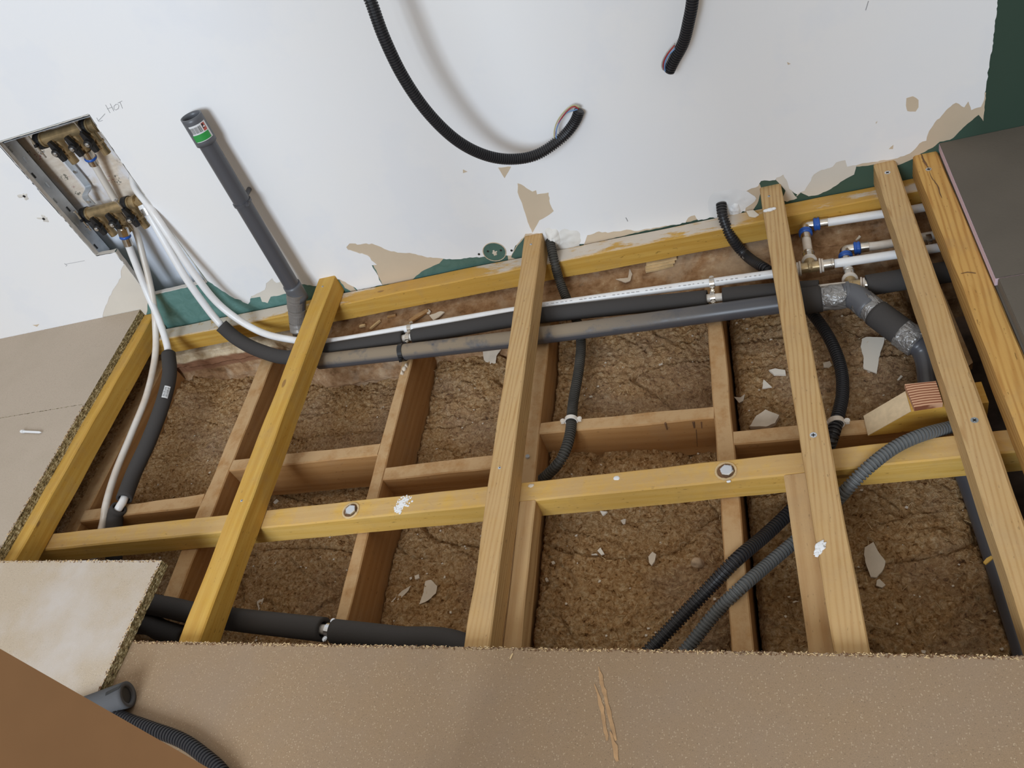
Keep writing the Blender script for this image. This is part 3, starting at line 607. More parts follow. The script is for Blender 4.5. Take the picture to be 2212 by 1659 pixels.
# ---------------------------------------------------------------- pipes
def sleeve(parent, pts, r, m=None, name='foam_sleeve', **k): return tube(name, pts, r, m or M_foam, parent, hollow=.0055 if r < .022 else .008, **k)
def clip(parent, c, d, r, m=M_steel, ear=Vector((0, 0, -1)), wdt=.010, name='pipe_clip'):
    d = d.normalized(); bm = bmesh.new(); u, v = frame(d); n = 24
    for (ra, rb) in ((r + .0004, r + .0026),):
        vs = []
        for s in (-wdt / 2, wdt / 2):
            for rr in (ra, rb): vs.append([bm.verts.new(c + d * s + (u * math.cos(2 * math.pi * i / n) + v * math.sin(2 * math.pi * i / n)) * rr) for i in range(n)])
        for i in range(n):
            j = (i + 1) % n
            for A, B in ((0, 1), (1, 3), (3, 2), (2, 0)): bm.faces.new((vs[A][i], vs[A][j], vs[B][j], vs[B][i]))
    cl = mesh(name, bm, m, parent, smooth=False)
    for sgn in (-1, 1):
        sd = d.cross(Vector((0, 0, 1))).normalized() * sgn; p = c + sd * (r + .007); bm = bmesh.new(); cyl(bm, p + Vector((0, 0, .001)), p + Vector((0, 0, .004)), .0052, n=16); box(bm, p + Vector((-.0035, -.005, -.002)), p + Vector((.0035, .005, .002))); cyl(bm, p + Vector((0, 0, .004)), p + Vector((0, 0, .0055)), .0035, n=12); mesh('clip_lug', bm, m, parent)
    return cl
pz = -.088
# grey waste pipe: standpipe and horizontal run
W = thing('waste_pipe', 'dark grey waste pipe with a stickered open standpipe, running on under the joists', 'waste pipe', (-1.17, 1.60, 0))
top = at(412, 250, y=1.606); bot = at(634, 622, y=1.582)
ax = (bot - top).normalized(); RW = .0208
tube('standpipe', [top + ax * .06, top.lerp(bot, .5), bot, bot + ax * .03], RW, M_waste, W, n=32)
tube('top_socket', [top, top + ax * .035, top + ax * .068], RW + .0042, M_sock, W, n=36, hollow=.0026)
tube('joint_collar', [bot - ax * .012, bot + ax * .014, bot + ax * .04], RW + .003, M_sock, W, n=32)
e1_ = at(650, 735, y=1.535); run0 = at(690, 781, z=-.095); run1 = at(1679, 657.5, z=-.095)
tube('bend', [bot + ax * .03, at(645, 700, y=1.56), e1_ + Vector((0, -.01, -.02)), run0.lerp(e1_, .55) + Vector((-.02, 0, -.03)), run0 + Vector((.02, 0, 0))], RW, M_waste, W, n=28)
for k, (p, q, rr) in enumerate((((638, 632), (640, 665), .0035), ((641, 668), (643, 694), .0028), ((644, 697), (646, 715), .0035))):
    A = at(*p, y=1.578 - k * .012); B = at(*q, y=1.572 - k * .014); bm = bmesh.new(); path = resample([A, B], .004)
    sweep(bm, path, lambda i: RW + rr + .0010 * noise.noise(Vector((i * .9, k, 0))), 28)
    for v in bm.verts: v.co += (v.co - A).normalized() * .0008 * noise.noise(v.co * 70)
    mesh('duct_tape', bm, M_tape2, W)
run2 = at(1833, 637, z=-.093)
tube('run_pipe', [run0, at(886, 759, z=-.095), at(1101, 734, z=-.095), at(1166, 725, z=-.095), at(1445, 689, z=-.095), run1, at(1740, 650, z=-.094)], RW, M_waste, W, n=32)
sleeve(W, [at(1705, 654, z=-.095), at(1740, 650, z=-.094), at(1774, 645, z=-.094)], .0285, n=30)
elb = at(1850, 642, z=-.093); d1 = at(1985, 742, z=-.118)
def wrap(A, B, r, seed, m=M_tape, name='duct_tape'):
    bm = bmesh.new(); path = resample([A, B], .004); sweep(bm, path, r, 36)
    for v in bm.verts:
        v.co += Vector((1, 1, 1)) * 0 + (v.co - A.lerp(B, .5)).normalized() * (.0022 * noise.noise(v.co * 60 + Vector((seed, 0, 0))) + .001 * noise.noise(v.co * 150))
    return mesh(name, bm, m, W, smooth=True)
wrap(at(1773, 646, z=-.094), at(1830, 638, z=-.093), .0262, 1)
tube('elbow', [at(1822, 639, z=-.093), run2, elb + Vector((.004, -.008, 0)), at(1880, 668, z=-.097)], .0262, M_sock, W, n=32)
bm = bmesh.new(); dv = (run2 - run1).normalized(); cyl(bm, run2 - dv * .003, run2 + dv * .003, .0285, n=32); mesh('socket_rim', bm, M_sock, W)
pA = at(1862, 652, z=-.095); pB = at(1898, 681, z=-.100); wrap(pA, pB, .0268, 4)
sleeve(W, [pB.lerp(pA, .15), at(1920, 697, z=-.104), at(1955, 722, z=-.110)], .0285, n=30)
wrap(at(1948, 718, z=-.108), at(1984, 742, z=-.116), .0295, 8)
tube('lower_run', [at(1975, 738, z=-.116), at(2000, 775, z=-.14), Vector((.272, 1.06, -.185)), Vector((.300, .90, -.20)), Vector((.3005, .30, -.20))], RW, M_waste, W, n=28)
clip(W, at(870, 761, z=-.095), Vector((1, 0, 0)), RW, M_blk, wdt=.012)
# sticker on the socket
sx_ = RX * .0 + Vector((0, 0, 0)); ctr = top + ax * .033; view = (CAM - ctr); view -= ax * view.dot(ax); view.normalize(); side = ax.cross(view).normalized()
def patch(parent, name, m, a0, a1, s0, s1, r):
    bm = bmesh.new(); n = 14; pr = None
    for i in range(n + 1):
        t = a0 + (a1 - a0) * i / n; d = view * math.cos(t) + side * math.sin(t); r_ = (bm.verts.new(ctr + ax * s0 + d * r), bm.verts.new(ctr + ax * s1 + d * r))
        if pr: bm.faces.new((pr[0], r_[0], r_[1], pr[1]))
        pr = r_
    return mesh(name, bm, m, parent)
st_ = patch(W, 'sticker', M_lab, -.95, .8, -.018, .022, RW + .0046)
sg = 1 if side.dot(RX) > 0 else -1
def sp(name, m, a0, a1, s0, s1, r=.0049): return patch(st_.parent, name, m, a0 * sg if sg > 0 else -a0, a1 * sg if sg > 0 else -a1, s0, s1, RW + r)
sp('sticker_band', M_green2, -.9, .75, .004, .0205); sp('sticker_emblem', M_red, .38, .74, -.016, .002); sp('sticker_mark', M_ink, .40, .56, -.015, -.004, .0051); sp('sticker_mark', M_lab, .46, .66, -.009, -.006, .0052)
x = -.78
while x < .30:
    w_ = random.choice((.012, .018, .03)); sp('sticker_bar', M_ink, x, x + w_, -.014, .001, .0050); x += w_ + random.choice((.02, .03, .045))
cb = top.lerp(bot, .46); clip(W, cb, ax, RW, M_waste, wdt=.007)
bm = bmesh.new(); cyl(bm, cb + Vector((.0, .006, 0)), Vector((cb.x, WY - .001, cb.z)), .006, n=12); mesh('clip_stem', bm, M_sock, W)
# fittings
def ringfit(parent, c, d, r, L, m, name): bm = bmesh.new(); d = d.normalized(); cyl(bm, c - d * L / 2, c + d * L / 2, r, n=24); return mesh(name, bm, m, parent, smooth=False)
def torus(parent, c, d, R, r, m, name):
    u, v = frame(d); bm = bmesh.new(); path = [c + (u * math.cos(t) + v * math.sin(t)) * R for t in [2 * math.pi * i / 28 for i in range(29)]]; sweep(bm, path, r, 10, caps=False); return mesh(name, bm, m, parent, smooth=True)
RP = .0098
def tee(parent, c, dirs, flip=None):
    bm = bmesh.new()
    for d in dirs: cyl(bm, c, c + d * .019, .0115, n=20)
    bmesh.ops.create_uvsphere(bm, u_segments=16, v_segments=10, radius=.0125, matrix=Matrix.Translation(c)); mesh('tee', bm, M_brass, parent, smooth=False)
    for d in dirs:
        ringfit(parent, c + d * .0205, d, .0165, .0035, M_pexd, 'collar'); ringfit(parent, c + d * .0255, d, .0148, .004, M_pexd, 'collar'); ringfit(parent, c + d * .038, d, .0122, .022, M_nick, 'press_sleeve'); torus(parent, c + d * .044, d, .0118, .0012, M_nick, 'press_bead')
def elbow90(parent, c, d1, d2):
    bm = bmesh.new(); path = resample(spline([c + d1 * .022, c + d1 * .006, c + d2 * .006, c + d2 * .022], .003), .003); sweep(bm, path, .0112, 18); mesh('elbow', bm, M_nick, parent, smooth=True)
    for d in (d1, d2): bm = bmesh.new(); prf = [.0120, .0150, .0152, .0138, .0138, .0152, .0150, .0120]; sweep(bm, [c + d * (.019 + .0021 * q) for q in range(8)], lambda i: prf[i], 20); mesh('blue_ring', bm, M_blue, parent, smooth=True); ringfit(parent, c + d * .040, d, .0118, .020, M_nick, 'press_sleeve')
# cold water pipe: bare white
CW = thing('water_pipe', 'bare white water pipe curving from the niche and running nearest the wall', 'water pipe', at(886, 709, z=pz))
t1 = at(1750, 577, z=pz)
tube('pipe', [Vector((-1.50, 1.73, .42)), at(290, 400, y=1.69), at(318, 440, y=1.655), at(350, 487, y=1.628), at(420, 592, y=1.592), at(478, 662, y=1.574), at(556, 714, y=1.545), at(632, 734, z=-.075), at(712, 738, z=pz), at(886, 709, z=pz), at(1105, 672, z=pz), at(1300, 643, z=pz), at(1668, 592, z=pz), at(1735, 580, z=pz)], RP, M_pex, CW)
dx = (at(1900, 555, z=pz) - t1).normalized(); dy = (at(1741, 500, z=pz) - t1).normalized()
tee(CW, t1, [dx, -dx, dy])
tube('pipe', [t1 + dx * .05, at(1900, 555, z=pz), at(2010, 538, z=pz), Vector((.50, 1.44, pz))], RP, M_pex, CW)
c2 = at(1738, 488, z=pz); dx2 = (at(1900, 463, z=pz) - c2).normalized(); elbow90(CW, c2, dx2, (t1 - c2).normalized())
tube('pipe', [t1 + dy * .04, c2 + (t1 - c2).normalized() * .045], RP, M_pexd, CW)
tube('pipe', [c2 + dx2 * .045, at(1900, 463, z=pz), at(1990, 449, z=pz), Vector((.50, c2.y + .0, pz))], RP, M_pex, CW)
clip(CW, at(886, 709, z=pz), Vector((1, 0, 0)), RP, M_nick); clip(CW, at(1538, 612, z=pz), Vector((1, 0, 0)), RP, M_nick)
for k in range(46):   # printed text on the pipe, as tiny dashes
    if k % 7 == 6: continue
    x0 = 1180 + k * 10.2; p = at(x0, 658 - (x0 - 1180) * .1345 - 1.5, z=pz + RP * .93); q = at(x0 + random.uniform(3, 7), 658 - (x0 - 1180) * .1345 - 2, z=pz + RP * .93)
    bm = bmesh.new(); sweep(bm, [p, q], .0006, 5); mesh('print_mark', bm, M_pencil, CW)
# hot pipe with foam
HW = thing('lagged_pipe', 'black foam-lagged pipe running between the bare white pipe and the grey waste pipe', 'lagged pipe', at(1101, 690, z=pz))
fz = -.095
H0 = [at(318, 455, y=1.665), at(345, 503, y=1.64), at(400, 598, y=1.60), at(447, 665, y=1.580), at(478, 703, y=1.562)]
H1 = [at(478, 703, y=1.562), at(512, 732, y=1.545), at(560, 757, y=1.50), at(622, 772, z=fz), at(700, 758, z=fz), at(800, 742, z=fz), at(872, 731, z=fz)]
t2 = at(1838, 617, z=-.100)
tube('pipe', H0 + H1[1:] + [at(1101, 692, z=fz), at(1170, 681, z=fz), at(1538, 644, z=fz), at(1700, 632, z=fz), at(1790, 622, z=-.10), t2], RP, M_pexd, HW)
tube('pipe', H0, RP + .0003, M_pex, HW)
ringfit(HW, at(318, 455, y=1.665), H0[1] - H0[0], .014, .02, M_steel, 'press_sleeve'); ringfit(HW, at(312, 445, y=1.668), H0[1] - H0[0], .0155, .010, M_lab, 'collar')
sleeve(HW, H1, .0195, n=24); sleeve(HW, [at(893, 727, z=fz), at(1000, 709, z=fz), at(1101, 691, z=fz), at(1170, 681, z=fz), at(1350, 662, z=fz), at(1528, 645, z=fz)], .0195, n=24)
sleeve(HW, [at(1562, 640, z=fz), at(1650, 632, z=fz), at(1769, 624, z=fz)], .0195, n=24)
clip(HW, at(882, 730, z=fz), Vector((1, 0, 0)), RP, M_nick); clip(HW, at(1540, 643, z=fz), Vector((1, 0, 0)), RP, M_nick)
dxh = (at(1930, 610, z=-.1) - t2).normalized(); dyh = (at(1829, 556, z=-.104) - t2).normalized(); tee(HW, t2, [dxh, dyh])
sleeve(HW, [at(1872, 617, z=-.1), at(1950, 604, z=-.1), at(2060, 585, z=-.1)], .0225, n=26); tube('pipe', [t2 + dxh * .03, at(1950, 604, z=-.1), at(2060, 585, z=-.1)], RP, M_pexd, HW)
c3 = at(1824, 540, z=-.108); dx3 = (at(1930, 525, z=-.108) - c3).normalized(); elbow90(HW, c3, dx3, (t2 - c3).normalized())
tube('pipe', [t2 + dyh * .04, c3 + (t2 - c3).normalized() * .045], RP, M_pex, HW); tube('pipe', [c3 + dx3 * .045, at(1930, 525, z=-.108), Vector((.50, c3.y, -.108))], RP, M_pexd, HW)
clip(HW, at(2006, 518, z=-.108), Vector((1, 0, 0)), RP, M_nick)
# two pipes dropping at the left
PC = thing('water_pipe', 'bare white pipe sweeping down from the upper manifold past the left yellow joist', 'water pipe', at(338, 760, z=-.05))
C_ = [at(201, 350, y=1.702), at(252, 437, y=1.722), at(290, 492, y=1.715), at(312, 566, y=1.672), at(330, 645, y=1.615), at(336, 705, y=1.575), at(335, 770, z=-.045), at(318, 850, z=-.075), at(286, 932, z=-.095), at(250, 1020, z=-.102), at(229, 1090, z=-.104), at(223, 1128, z=-.125), Vector((-1.67, .90, -.165)), Vector((-1.67, .82, -.20)), Vector((-1.66, .66, -.22))]
tube('pipe', C_, .0092, M_pexd, PC); u_ = (C_[1] - C_[0]).normalized()
for dd_, L_, r_, m_, n_ in ((-.002, .018, .0122, M_nick, 'press_sleeve'), (-.028, .022, .0135, M_nick, 'union_nut')): ringfit(PC, C_[0] + u_ * dd_, u_, r_, L_, m_, n_)
torus(PC, C_[0] - u_ * .014, u_, .0115, .0045, M_blue, 'blue_ring')
PD = thing('lagged_pipe', 'disconnected white pipe with black foam and a barcode sticker dropping beside the left joist', 'lagged pipe', at(362, 760, z=-.045))
D_ = [at(274, 520, y=1.668), at(290, 562, y=1.655), at(318, 632, y=1.622), at(343, 690, y=1.578), at(358, 735, y=1.535), at(364, 765, z=-.042)]
D2 = [at(364, 765, z=-.042), at(366, 810, z=-.055), at(352, 870, z=-.07), at(322, 950, z=-.09), at(290, 1020, z=-.100), at(268, 1078, z=-.098)]
D3 = [at(257, 1097, z=-.100), at(248, 1120, z=-.118), Vector((-1.615, .915, -.17)), Vector((-1.60, .80, -.21)), Vector((-1.55, .68, -.22))]
tube('pipe', D_ + D2[1:] + D3, RP, M_pex, PD); sleeve(PD, D2, .0195, n=24); sleeve(PD, D3, .0195, n=24)
u_ = (D_[1] - D_[0]).normalized(); ringfit(PD, D_[0] + u_ * .003, u_, .0122, .022, M_nick, 'press_sleeve'); torus(PD, D_[0] - u_ * .012, u_, .0112, .0045, M_blue, 'blue_ring')
bm = bmesh.new(); cyl(bm, D_[0] - u_ * .036, D_[0] - u_ * .016, .0150, n=6); cyl(bm, D_[0] - u_ * .040, D_[0] - u_ * .036, .0125, n=24); mesh('union_nut', bm, M_nick, PD)
dp_ = resample(spline(D2, .004), .004); di_ = int(len(dp_) * .32); lc = dp_[di_]; lu = (dp_[di_ + 4] - dp_[di_ - 4]).normalized(); lv = (CAM - lc).normalized(); lw = lu.cross(lv).normalized(); lv = lw.cross(lu)
bm = bmesh.new(); pr = None
for i in range(9):
    t = -.40 + .80 * i / 8; d = lv * math.cos(t) + lw * math.sin(t); r_ = [bm.verts.new(lc + d * .0199 + lu * s) for s in (-.019, .019)]
    if pr: bm.faces.new((pr[0], r_[0], r_[1], pr[1]))
    pr = r_
mesh('sticker', bm, M_lab, PD)
for k in range(9):
    s = -.014 + k * .0034
    for (t0, t1_) in ((-.33, -.04), (.04, .33)):
        bm = bmesh.new(); vs = []
        for t, s2 in ((t0, s), (t1_, s), (t1_, s + random.choice((.0008, .0016))), (t0, s + .0012)):
            d = lv * math.cos(t) + lw * math.sin(t); vs.append(bm.verts.new(lc + d * .0203 + lu * s2))
        bm.faces.new(vs); mesh('sticker_bar', bm, M_ink, PD)
# lagged pair at the bottom left
LP = thing('lagged_pipe', 'black lagged pipe with a steel clip disappearing under the front chipboard', 'lagged pipe', at(700, 1358, z=-.09))
L1 = [Vector((-1.62, .80, -.145)), at(330, 1306, z=-.135), at(420, 1325, z=-.12), at(505, 1338, z=-.11), at(610, 1350, z=-.10), at(700, 1360, z=-.092)]
sleeve(LP, L1, .0235, n=26); L2 = [at(722, 1364, z=-.092), at(860, 1380, z=-.092), at(1000, 1396, z=-.092), Vector((-.40, .50, -.092))]; sleeve(LP, L2, .0235, n=26); tube('pipe', L1 + L2, .0098, M_pexd, LP)
clip(LP, at(712, 1362, z=-.092), L2[0] - L1[-1], .0115, M_steel, wdt=.010)
LQ = thing('lagged_pipe', 'shorter black lagged pipe ending under the foot of the yellow joist', 'lagged pipe', at(350, 1355, z=-.15))
sleeve(LQ, [Vector((-1.62, .75, -.19)), at(310, 1347, z=-.165), at(350, 1362, z=-.16), at(400, 1378, z=-.155)], .0235, n=26); tube('pipe', [Vector((-1.62, .75, -.19)), at(310, 1347, z=-.165), at(398, 1377, z=-.155)], .0098, M_pexd, LQ)
# corrugated conduits in the floor
RC = .0125
def conduit(label, pts, m, r=RC, name='corrugated_conduit', pitch=.0066):
    root = thing(name, label, 'conduit', pts[len(pts) // 2]); corrugated('conduit', pts, r, m, root, pitch=pitch); return root
K1 = conduit('dusty corrugated conduit from the wet filler, clipped to the reddish noggin', [at(1188, 520, y=1.648), at(1193, 545, y=1.612), at(1200, 575, y=1.585), at(1210, 610, y=1.570), at(1228, 655, z=-.128), at(1248, 700, z=-.135), at(1255, 742, z=-.135), at(1250, 800, z=-.135), at(1238, 870, z=-.13), at(1231, 940, z=-.11), at(1212, 992, z=-.115), at(1180, 1028, z=-.14), at(1150, 1052, z=-.16)], M_condd, .0118, pitch=.006)
clip(K1, at(1234, 908, z=-.112), Vector((0, 1, 0)), .0118, M_pexd, wdt=.009)
K2 = conduit('black corrugated conduit from the white filler, looping past the largest plaster flake', [at(1558, 440, y=1.650), at(1562, 470, y=1.622), at(1580, 513, y=1.598), at(1612, 552, y=1.58), at(1655, 582, z=-.105), at(1705, 615, z=-.150), at(1748, 668, z=-.150), at(1790, 728, z=-.145), at(1815, 790, z=-.14), at(1820, 850, z=-.125), at(1807, 910, z=-.1035), at(1797, 945, z=-.107), at(1785, 975, z=-.138), at(1760, 1030, z=-.165), at(1722, 1088, z=-.16), at(1660, 1150, z=-.145), at(1592, 1208, z=-.105), at(1530, 1272, z=-.125), at(1460, 1345, z=-.15), at(1400, 1408, z=-.165), at(1360, 1450, z=-.17)], M_cond, .0125)
clip(K2, at(1806, 913, z=-.1035), Vector((0, 1, 0)), .0125, M_pexd, wdt=.010)
K3 = conduit('grey corrugated conduit arching over the bearer from under the right joist', [at(2085, 915, z=-.075), at(2045, 925, z=-.070), at(1990, 940, z=-.045), at(1930, 968, z=-.040), at(1870, 1015, z=-.045), at(1822, 1065, z=-.070), at(1780, 1110, z=-.125), at(1722, 1165, z=-.138), at(1660, 1218, z=-.130), at(1600, 1270, z=-.108), at(1545, 1325, z=-.13), at(1485, 1400, z=-.16), at(1440, 1450, z=-.17)], M_condg, .0115)
# hanging conduits on the wall
def wires(root, specs, r=.0015):
    for pts, m_ in specs: tube('wire', pts, r, m_, root, step=.004, n=8)
K4 = conduit('long black conduit hanging down the wall and hooking up to its cut end', [Vector((-.64, 1.645, 1.25)), Vector((-.625, 1.55, 1.02)), at(775, -60, y=1.52), at(800, 0, y=1.508), at(830, 82, y=1.50), at(872, 168, y=1.50), at(925, 244, y=1.505), at(985, 302, y=1.52), at(1045, 334, y=1.545), at(1103, 344, y=1.57), at(1160, 334, y=1.595), at(1212, 299, y=1.622), at(1240, 266, y=1.632), at(1252, 238, y=1.634)], M_cond, .0122, pitch=.0052)
wires(K4, [([at(1250, 236, y=1.632), at(1240, 230, y=1.630), at(1225, 240, y=1.628), at(1207, 265, y=1.625), at(1200, 290, y=1.62), at(1204, 304, y=1.615)], M_wr), ([at(1253, 233, y=1.634), at(1240, 227, y=1.634), at(1222, 238, y=1.63), at(1204, 262, y=1.627), at(1197, 286, y=1.622), at(1199, 304, y=1.616)], M_wy), ([at(1248, 236, y=1.630), at(1222, 245, y=1.628), at(1205, 270, y=1.624), at(1201, 292, y=1.618), at(1203, 304, y=1.612)], M_wb)])
K5 = conduit('short straight end of black conduit hanging on the wall, wires bent back', [Vector((-.05, 1.645, 1.0)), at(1508, -200, y=1.61), at(1500, -70, y=1.60), at(1496, 0, y=1.598), at(1488, 45, y=1.602), at(1476, 92, y=1.610), at(1455, 132, y=1.618), at(1444, 155, y=1.620)], M_cond, .0122, pitch=.0052)
wires(K5, [([at(1445, 154, y=1.618), at(1435, 150, y=1.615), at(1433, 137, y=1.613), at(1442, 117, y=1.612), at(1457, 98, y=1.612)], M_wr), ([at(1443, 153, y=1.62), at(1432, 150, y=1.616), at(1430, 136, y=1.615), at(1440, 115, y=1.614), at(1458, 94, y=1.614)], M_wg), ([at(1444, 157, y=1.618), at(1437, 154, y=1.612), at(1436, 138, y=1.610), at(1444, 120, y=1.610), at(1460, 103, y=1.610)], M_wb)])
# ---------------------------------------------------------------- manifolds
def manifold(label, pa, pb, valves, y, inlet=False):
    A = at(*pa, y=y); B = at(*pb, y=y); z = (A.z + B.z) / 2; x0, x1 = A.x, B.x; root = thing('valve_manifold', label, 'manifold', ((x0 + x1) / 2, y, z))
    bm = bmesh.new(); cyl(bm, (x0, y, z), (x1, y, z), .0165, n=28)
    for q in (x0, x0 + .012, x1 - .03, x1 - .010): cyl(bm, (q, y, z), (q + .008, y, z), .019, n=28)
    cyl(bm, (x0 - .012, y, z), (x0, y, z), .014, n=24); mesh('header', bm, M_brass, root)
    for px, py in valves:
        q = at(px, py, y=y - .026); vx = q.x
        bm = bmesh.new(); cyl(bm, (vx, y - .004, z - .008), (vx, y - .004, z - .040), .0125, n=20); cyl(bm, (vx, y - .004, z - .040), (vx, y - .004, z - .046), .0150, n=6); cyl(bm, (vx, y - .004, z - .046), (vx, y - .004, z - .076), .0108, n=20)
        for k in range(3): cyl(bm, (vx, y - .004, z - .048 - k * .004), (vx, y - .004, z - .050 - k * .004), .0120, n=20)
        cyl(bm, (vx, y - .004, z - .026), (vx, y - .022, z - .026), .009, n=16); v = mesh('valve', bm, M_brass, root)
        bm = bmesh.new(); s = 1
        pts = [(-.006, .028), (.003, .029), (.008, .010), (.010, 0), (.008, -.010), (.007, -.027), (-.005, -.028), (-.008, -.010), (-.010, 0), (-.008, .010)]
        poly(bm, [Vector((vx + a, y - .034, z - .026 + b2)) for a, b2 in pts], Vector((0, .010, 0))); cyl(bm, (vx, y - .024, z - .026), (vx, y - .040, z - .026), .0105, n=20)
        hd = mesh('lever', bm, M_blk, v); bm = bmesh.new(); cyl(bm, (vx, y - .038, z - .026), (vx, y - .0435, z - .026), .0058, n=18); cyl(bm, (vx, y - .0435, z - .026), (vx, y - .046, z - .026), .0035, n=12); mesh('lever_screw', bm, M_steel, v)
    for q in (x0 + .006, x1 - .035):
        cl = clip(root, Vector((q, y, z)), Vector((1, 0, 0)), .0185, M_blk, wdt=.016, name='clamp')
        for sgn in (-1,):
            bm = bmesh.new(); cyl(bm, (q, y + sgn * .026, z - .034), (q, y + sgn * .026, z + .034), .0022, n=10); cyl(bm, (q, y + sgn * .026, z + .030), (q, y + sgn * .026, z + .034), .0055, n=16); cyl(bm, (q, y + sgn * .026, z - .022), (q, y + sgn * .026, z - .018), .005, n=6); mesh('clamp_bolt', bm, M_steel, root)
    if inlet:
        bm = bmesh.new(); cyl(bm, (x1, y, z), (x1 + .016, y, z), .013, n=20); cyl(bm, (x1 + .012, y, z + .01), (x1 + .012, y, z - .03), .014, n=24); cyl(bm, (x1 + .012, y - .010, z + .004), (x1 + .012, y - .018, z + .004), .010, n=20); mesh('end_elbow', bm, M_brass, root)
    return root
manifold('upper brass manifold with three black lever valves, just under the niche top', (86, 305), (212, 266), [(121, 320), (157, 309), (189, 298)], 1.705)
manifold('lower brass manifold with three black lever valves and a pipe leaving its right end', (182, 463), (300, 437), [(213, 486), (246, 477), (284, 468)], 1.705, inlet=True)
def strap(pts, wid, label):
    root = thing('steel_bracket', label, 'bracket', pts[0]); bm = bmesh.new(); P = resample(spline(pts, .004), .005); pr = None
    for i, p in enumerate(P):
        t = (P[min(i + 1, len(P) - 1)] - P[max(0, i - 1)]).normalized(); nn = t.cross(Vector((1, 0, 0))).normalized() * .0015; sx2 = Vector((wid / 2, 0, 0))
        r_ = [bm.verts.new(p + s * sx2 + q * nn) for s, q in ((-1, -1), (1, -1), (1, 1), (-1, 1))]
        if pr:
            for k in range(4): bm.faces.new((pr[k], pr[(k + 1) % 4], r_[(k + 1) % 4], r_[k]))
        else: bm.faces.new(r_)
        pr = r_
    bm.faces.new(pr); mesh('strap', bm, M_zinc, root)
    for q in (.35, .9):
        p = P[int(len(P) * q)] + Vector((0, -.002, 0)); bm = bmesh.new(); cyl(bm, p, p + Vector((0, -.004, 0)), .005, n=14); mesh('rivet', bm, M_steel, root)
    return root
a_ = at(146, 348, y=1.737); x_ = a_.x
strap([a_ + Vector((0, 0, .05)), a_, at(183, 392, y=1.737), at(191, 404, y=1.738), at(188, 414, y=1.705), at(184, 424, y=1.700), at(200, 442, y=1.715)], .020, 'cranked steel strap joining the two manifolds in the niche')
strap([at(283, 382, y=1.742), at(292, 400, y=1.738), at(303, 418, y=1.73)], .018, 'short steel strap above the right end of the lower manifold')
# ---------------------------------------------------------------- door leaf in the foreground
fl = at(450, 1659, z=.022); dv_ = Vector((fl.x, fl.y, 0)).normalized(); P0 = dv_ * .60
dr = thing('door_1', 'brown wooden door leaf cutting off the lower left corner, close to the camera', None, (P0.x, P0.y, .03)); dr['kind'] = 'structure'
bm = bmesh.new(); Ld = .82; dirn = Vector((-.10, -1, 0)).normalized(); nrm = Vector((-1, .10, 0)).normalized()
poly(bm, [P0 + Vector((0, 0, .03)), P0 + dirn * Ld + Vector((0, 0, .03)), P0 + dirn * Ld + nrm * .038 + Vector((0, 0, .03)), P0 + nrm * .038 + Vector((0, 0, .03))], Vector((0, 0, 2.0)))
me_ = mesh('leaf', bm, M_door, dr)
# ---------------------------------------------------------------- loose items on the boards
fo = thing('foam_offcut', 'grey split foam lagging end lying on the front chipboard by the door', 'foam offcut', at(262, 1502, z=.05))
fo_a = at(276, 1500, z=.046); fo_d = (at(180, 1535, z=.046) - fo_a).normalized()
sleeve(fo, [fo_a, fo_a + fo_d * .08, fo_a + fo_d * .20, fo_a + fo_d * .30], .0235, M_foamg, 'foam_tube', n=30)
bm = bmesh.new(); cyl(bm, fo_a + fo_d * .004, fo_a + fo_d * .01, .0145, n=24); mesh('dark_bore', bm, M_ink, fo)
bm = bmesh.new(); poly(bm, [fo_a + Vector((-.002, 0, .0238)), fo_a + fo_d * .026 + Vector((0, -.003, .0238)), fo_a + fo_d * .028 + Vector((0, .003, .0238)), fo_a + Vector((0, .008, .0230))], Vector((0, 0, .0006))); mesh('split', bm, M_ink, fo)
conduit('black corrugated conduit lying on the front chipboard, emerging from behind the door', [at(215, 1520, z=.035), at(262, 1550, z=.0345), at(320, 1572, z=.0345), at(390, 1598, z=.0345), at(440, 1632, z=.0345), at(482, 1672, z=.0345), at(520, 1740, z=.0345)], M_cond, .0122)
wpg = thing('wall_plug', 'small white wall plug lying on the left chipboard sheet', 'wall plug', at(66, 934, z=.0265))
pa_, pb_ = at(46, 932, z=.0265), at(89, 934, z=.0265); u_ = (pb_ - pa_).normalized()
bm = bmesh.new(); cyl(bm, pa_, pa_ + u_ * .010, .0042, .0050, n=14); mesh('head', bm, M_lab, wpg)
bm = bmesh.new(); cyl(bm, pa_ + u_ * .010, pb_ - u_ * .008, .0032, n=12); cyl(bm, pb_ - u_ * .008, pb_, .0032, .001, n=12); mesh('shank', bm, M_lab, wpg)
# ---------------------------------------------------------------- plaster flakes, shavings, crumbs
def flake(name, label, cat, pix, m, th=.0022, base=None, z=None, y=None, curl=0, group=None, tilt=(0, 0)):
    cx_ = sum(p[0] for p in pix) / len(pix); cy_ = sum(p[1] for p in pix) / len(pix)
    c0 = base or (on_wool(cx_, cy_) if z is None else at(cx_, cy_, z=z))
    P = [at(p[0], p[1], z=c0.z) for p in pix]; P = [c0 + (p - c0) for p in P]; bm = bmesh.new()
    R = []
    for a, b2 in zip(P, P[1:] + P[:1]):
        k = max(1, int((b2 - a).length / .006))
        for i in range(k):
            q = a.lerp(b2, i / k)
            if i: q += Vector((random.uniform(-.0007, .0007), random.uniform(-.0007, .0007), 0))
            R.append(q)
    for q in R: d = q - c0; q.z += d.x * tilt[0] + d.y * tilt[1] + curl * (d.length ** 2)
    poly(bm, R, Vector((0, 0, th))); return tag(mesh(name, bm, m), label, cat, group)
def sc2(o, k, pts): return [(o[0] + p[0] / k, o[1] + p[1] / k) for p in pts]
fk = 'plaster_flake'
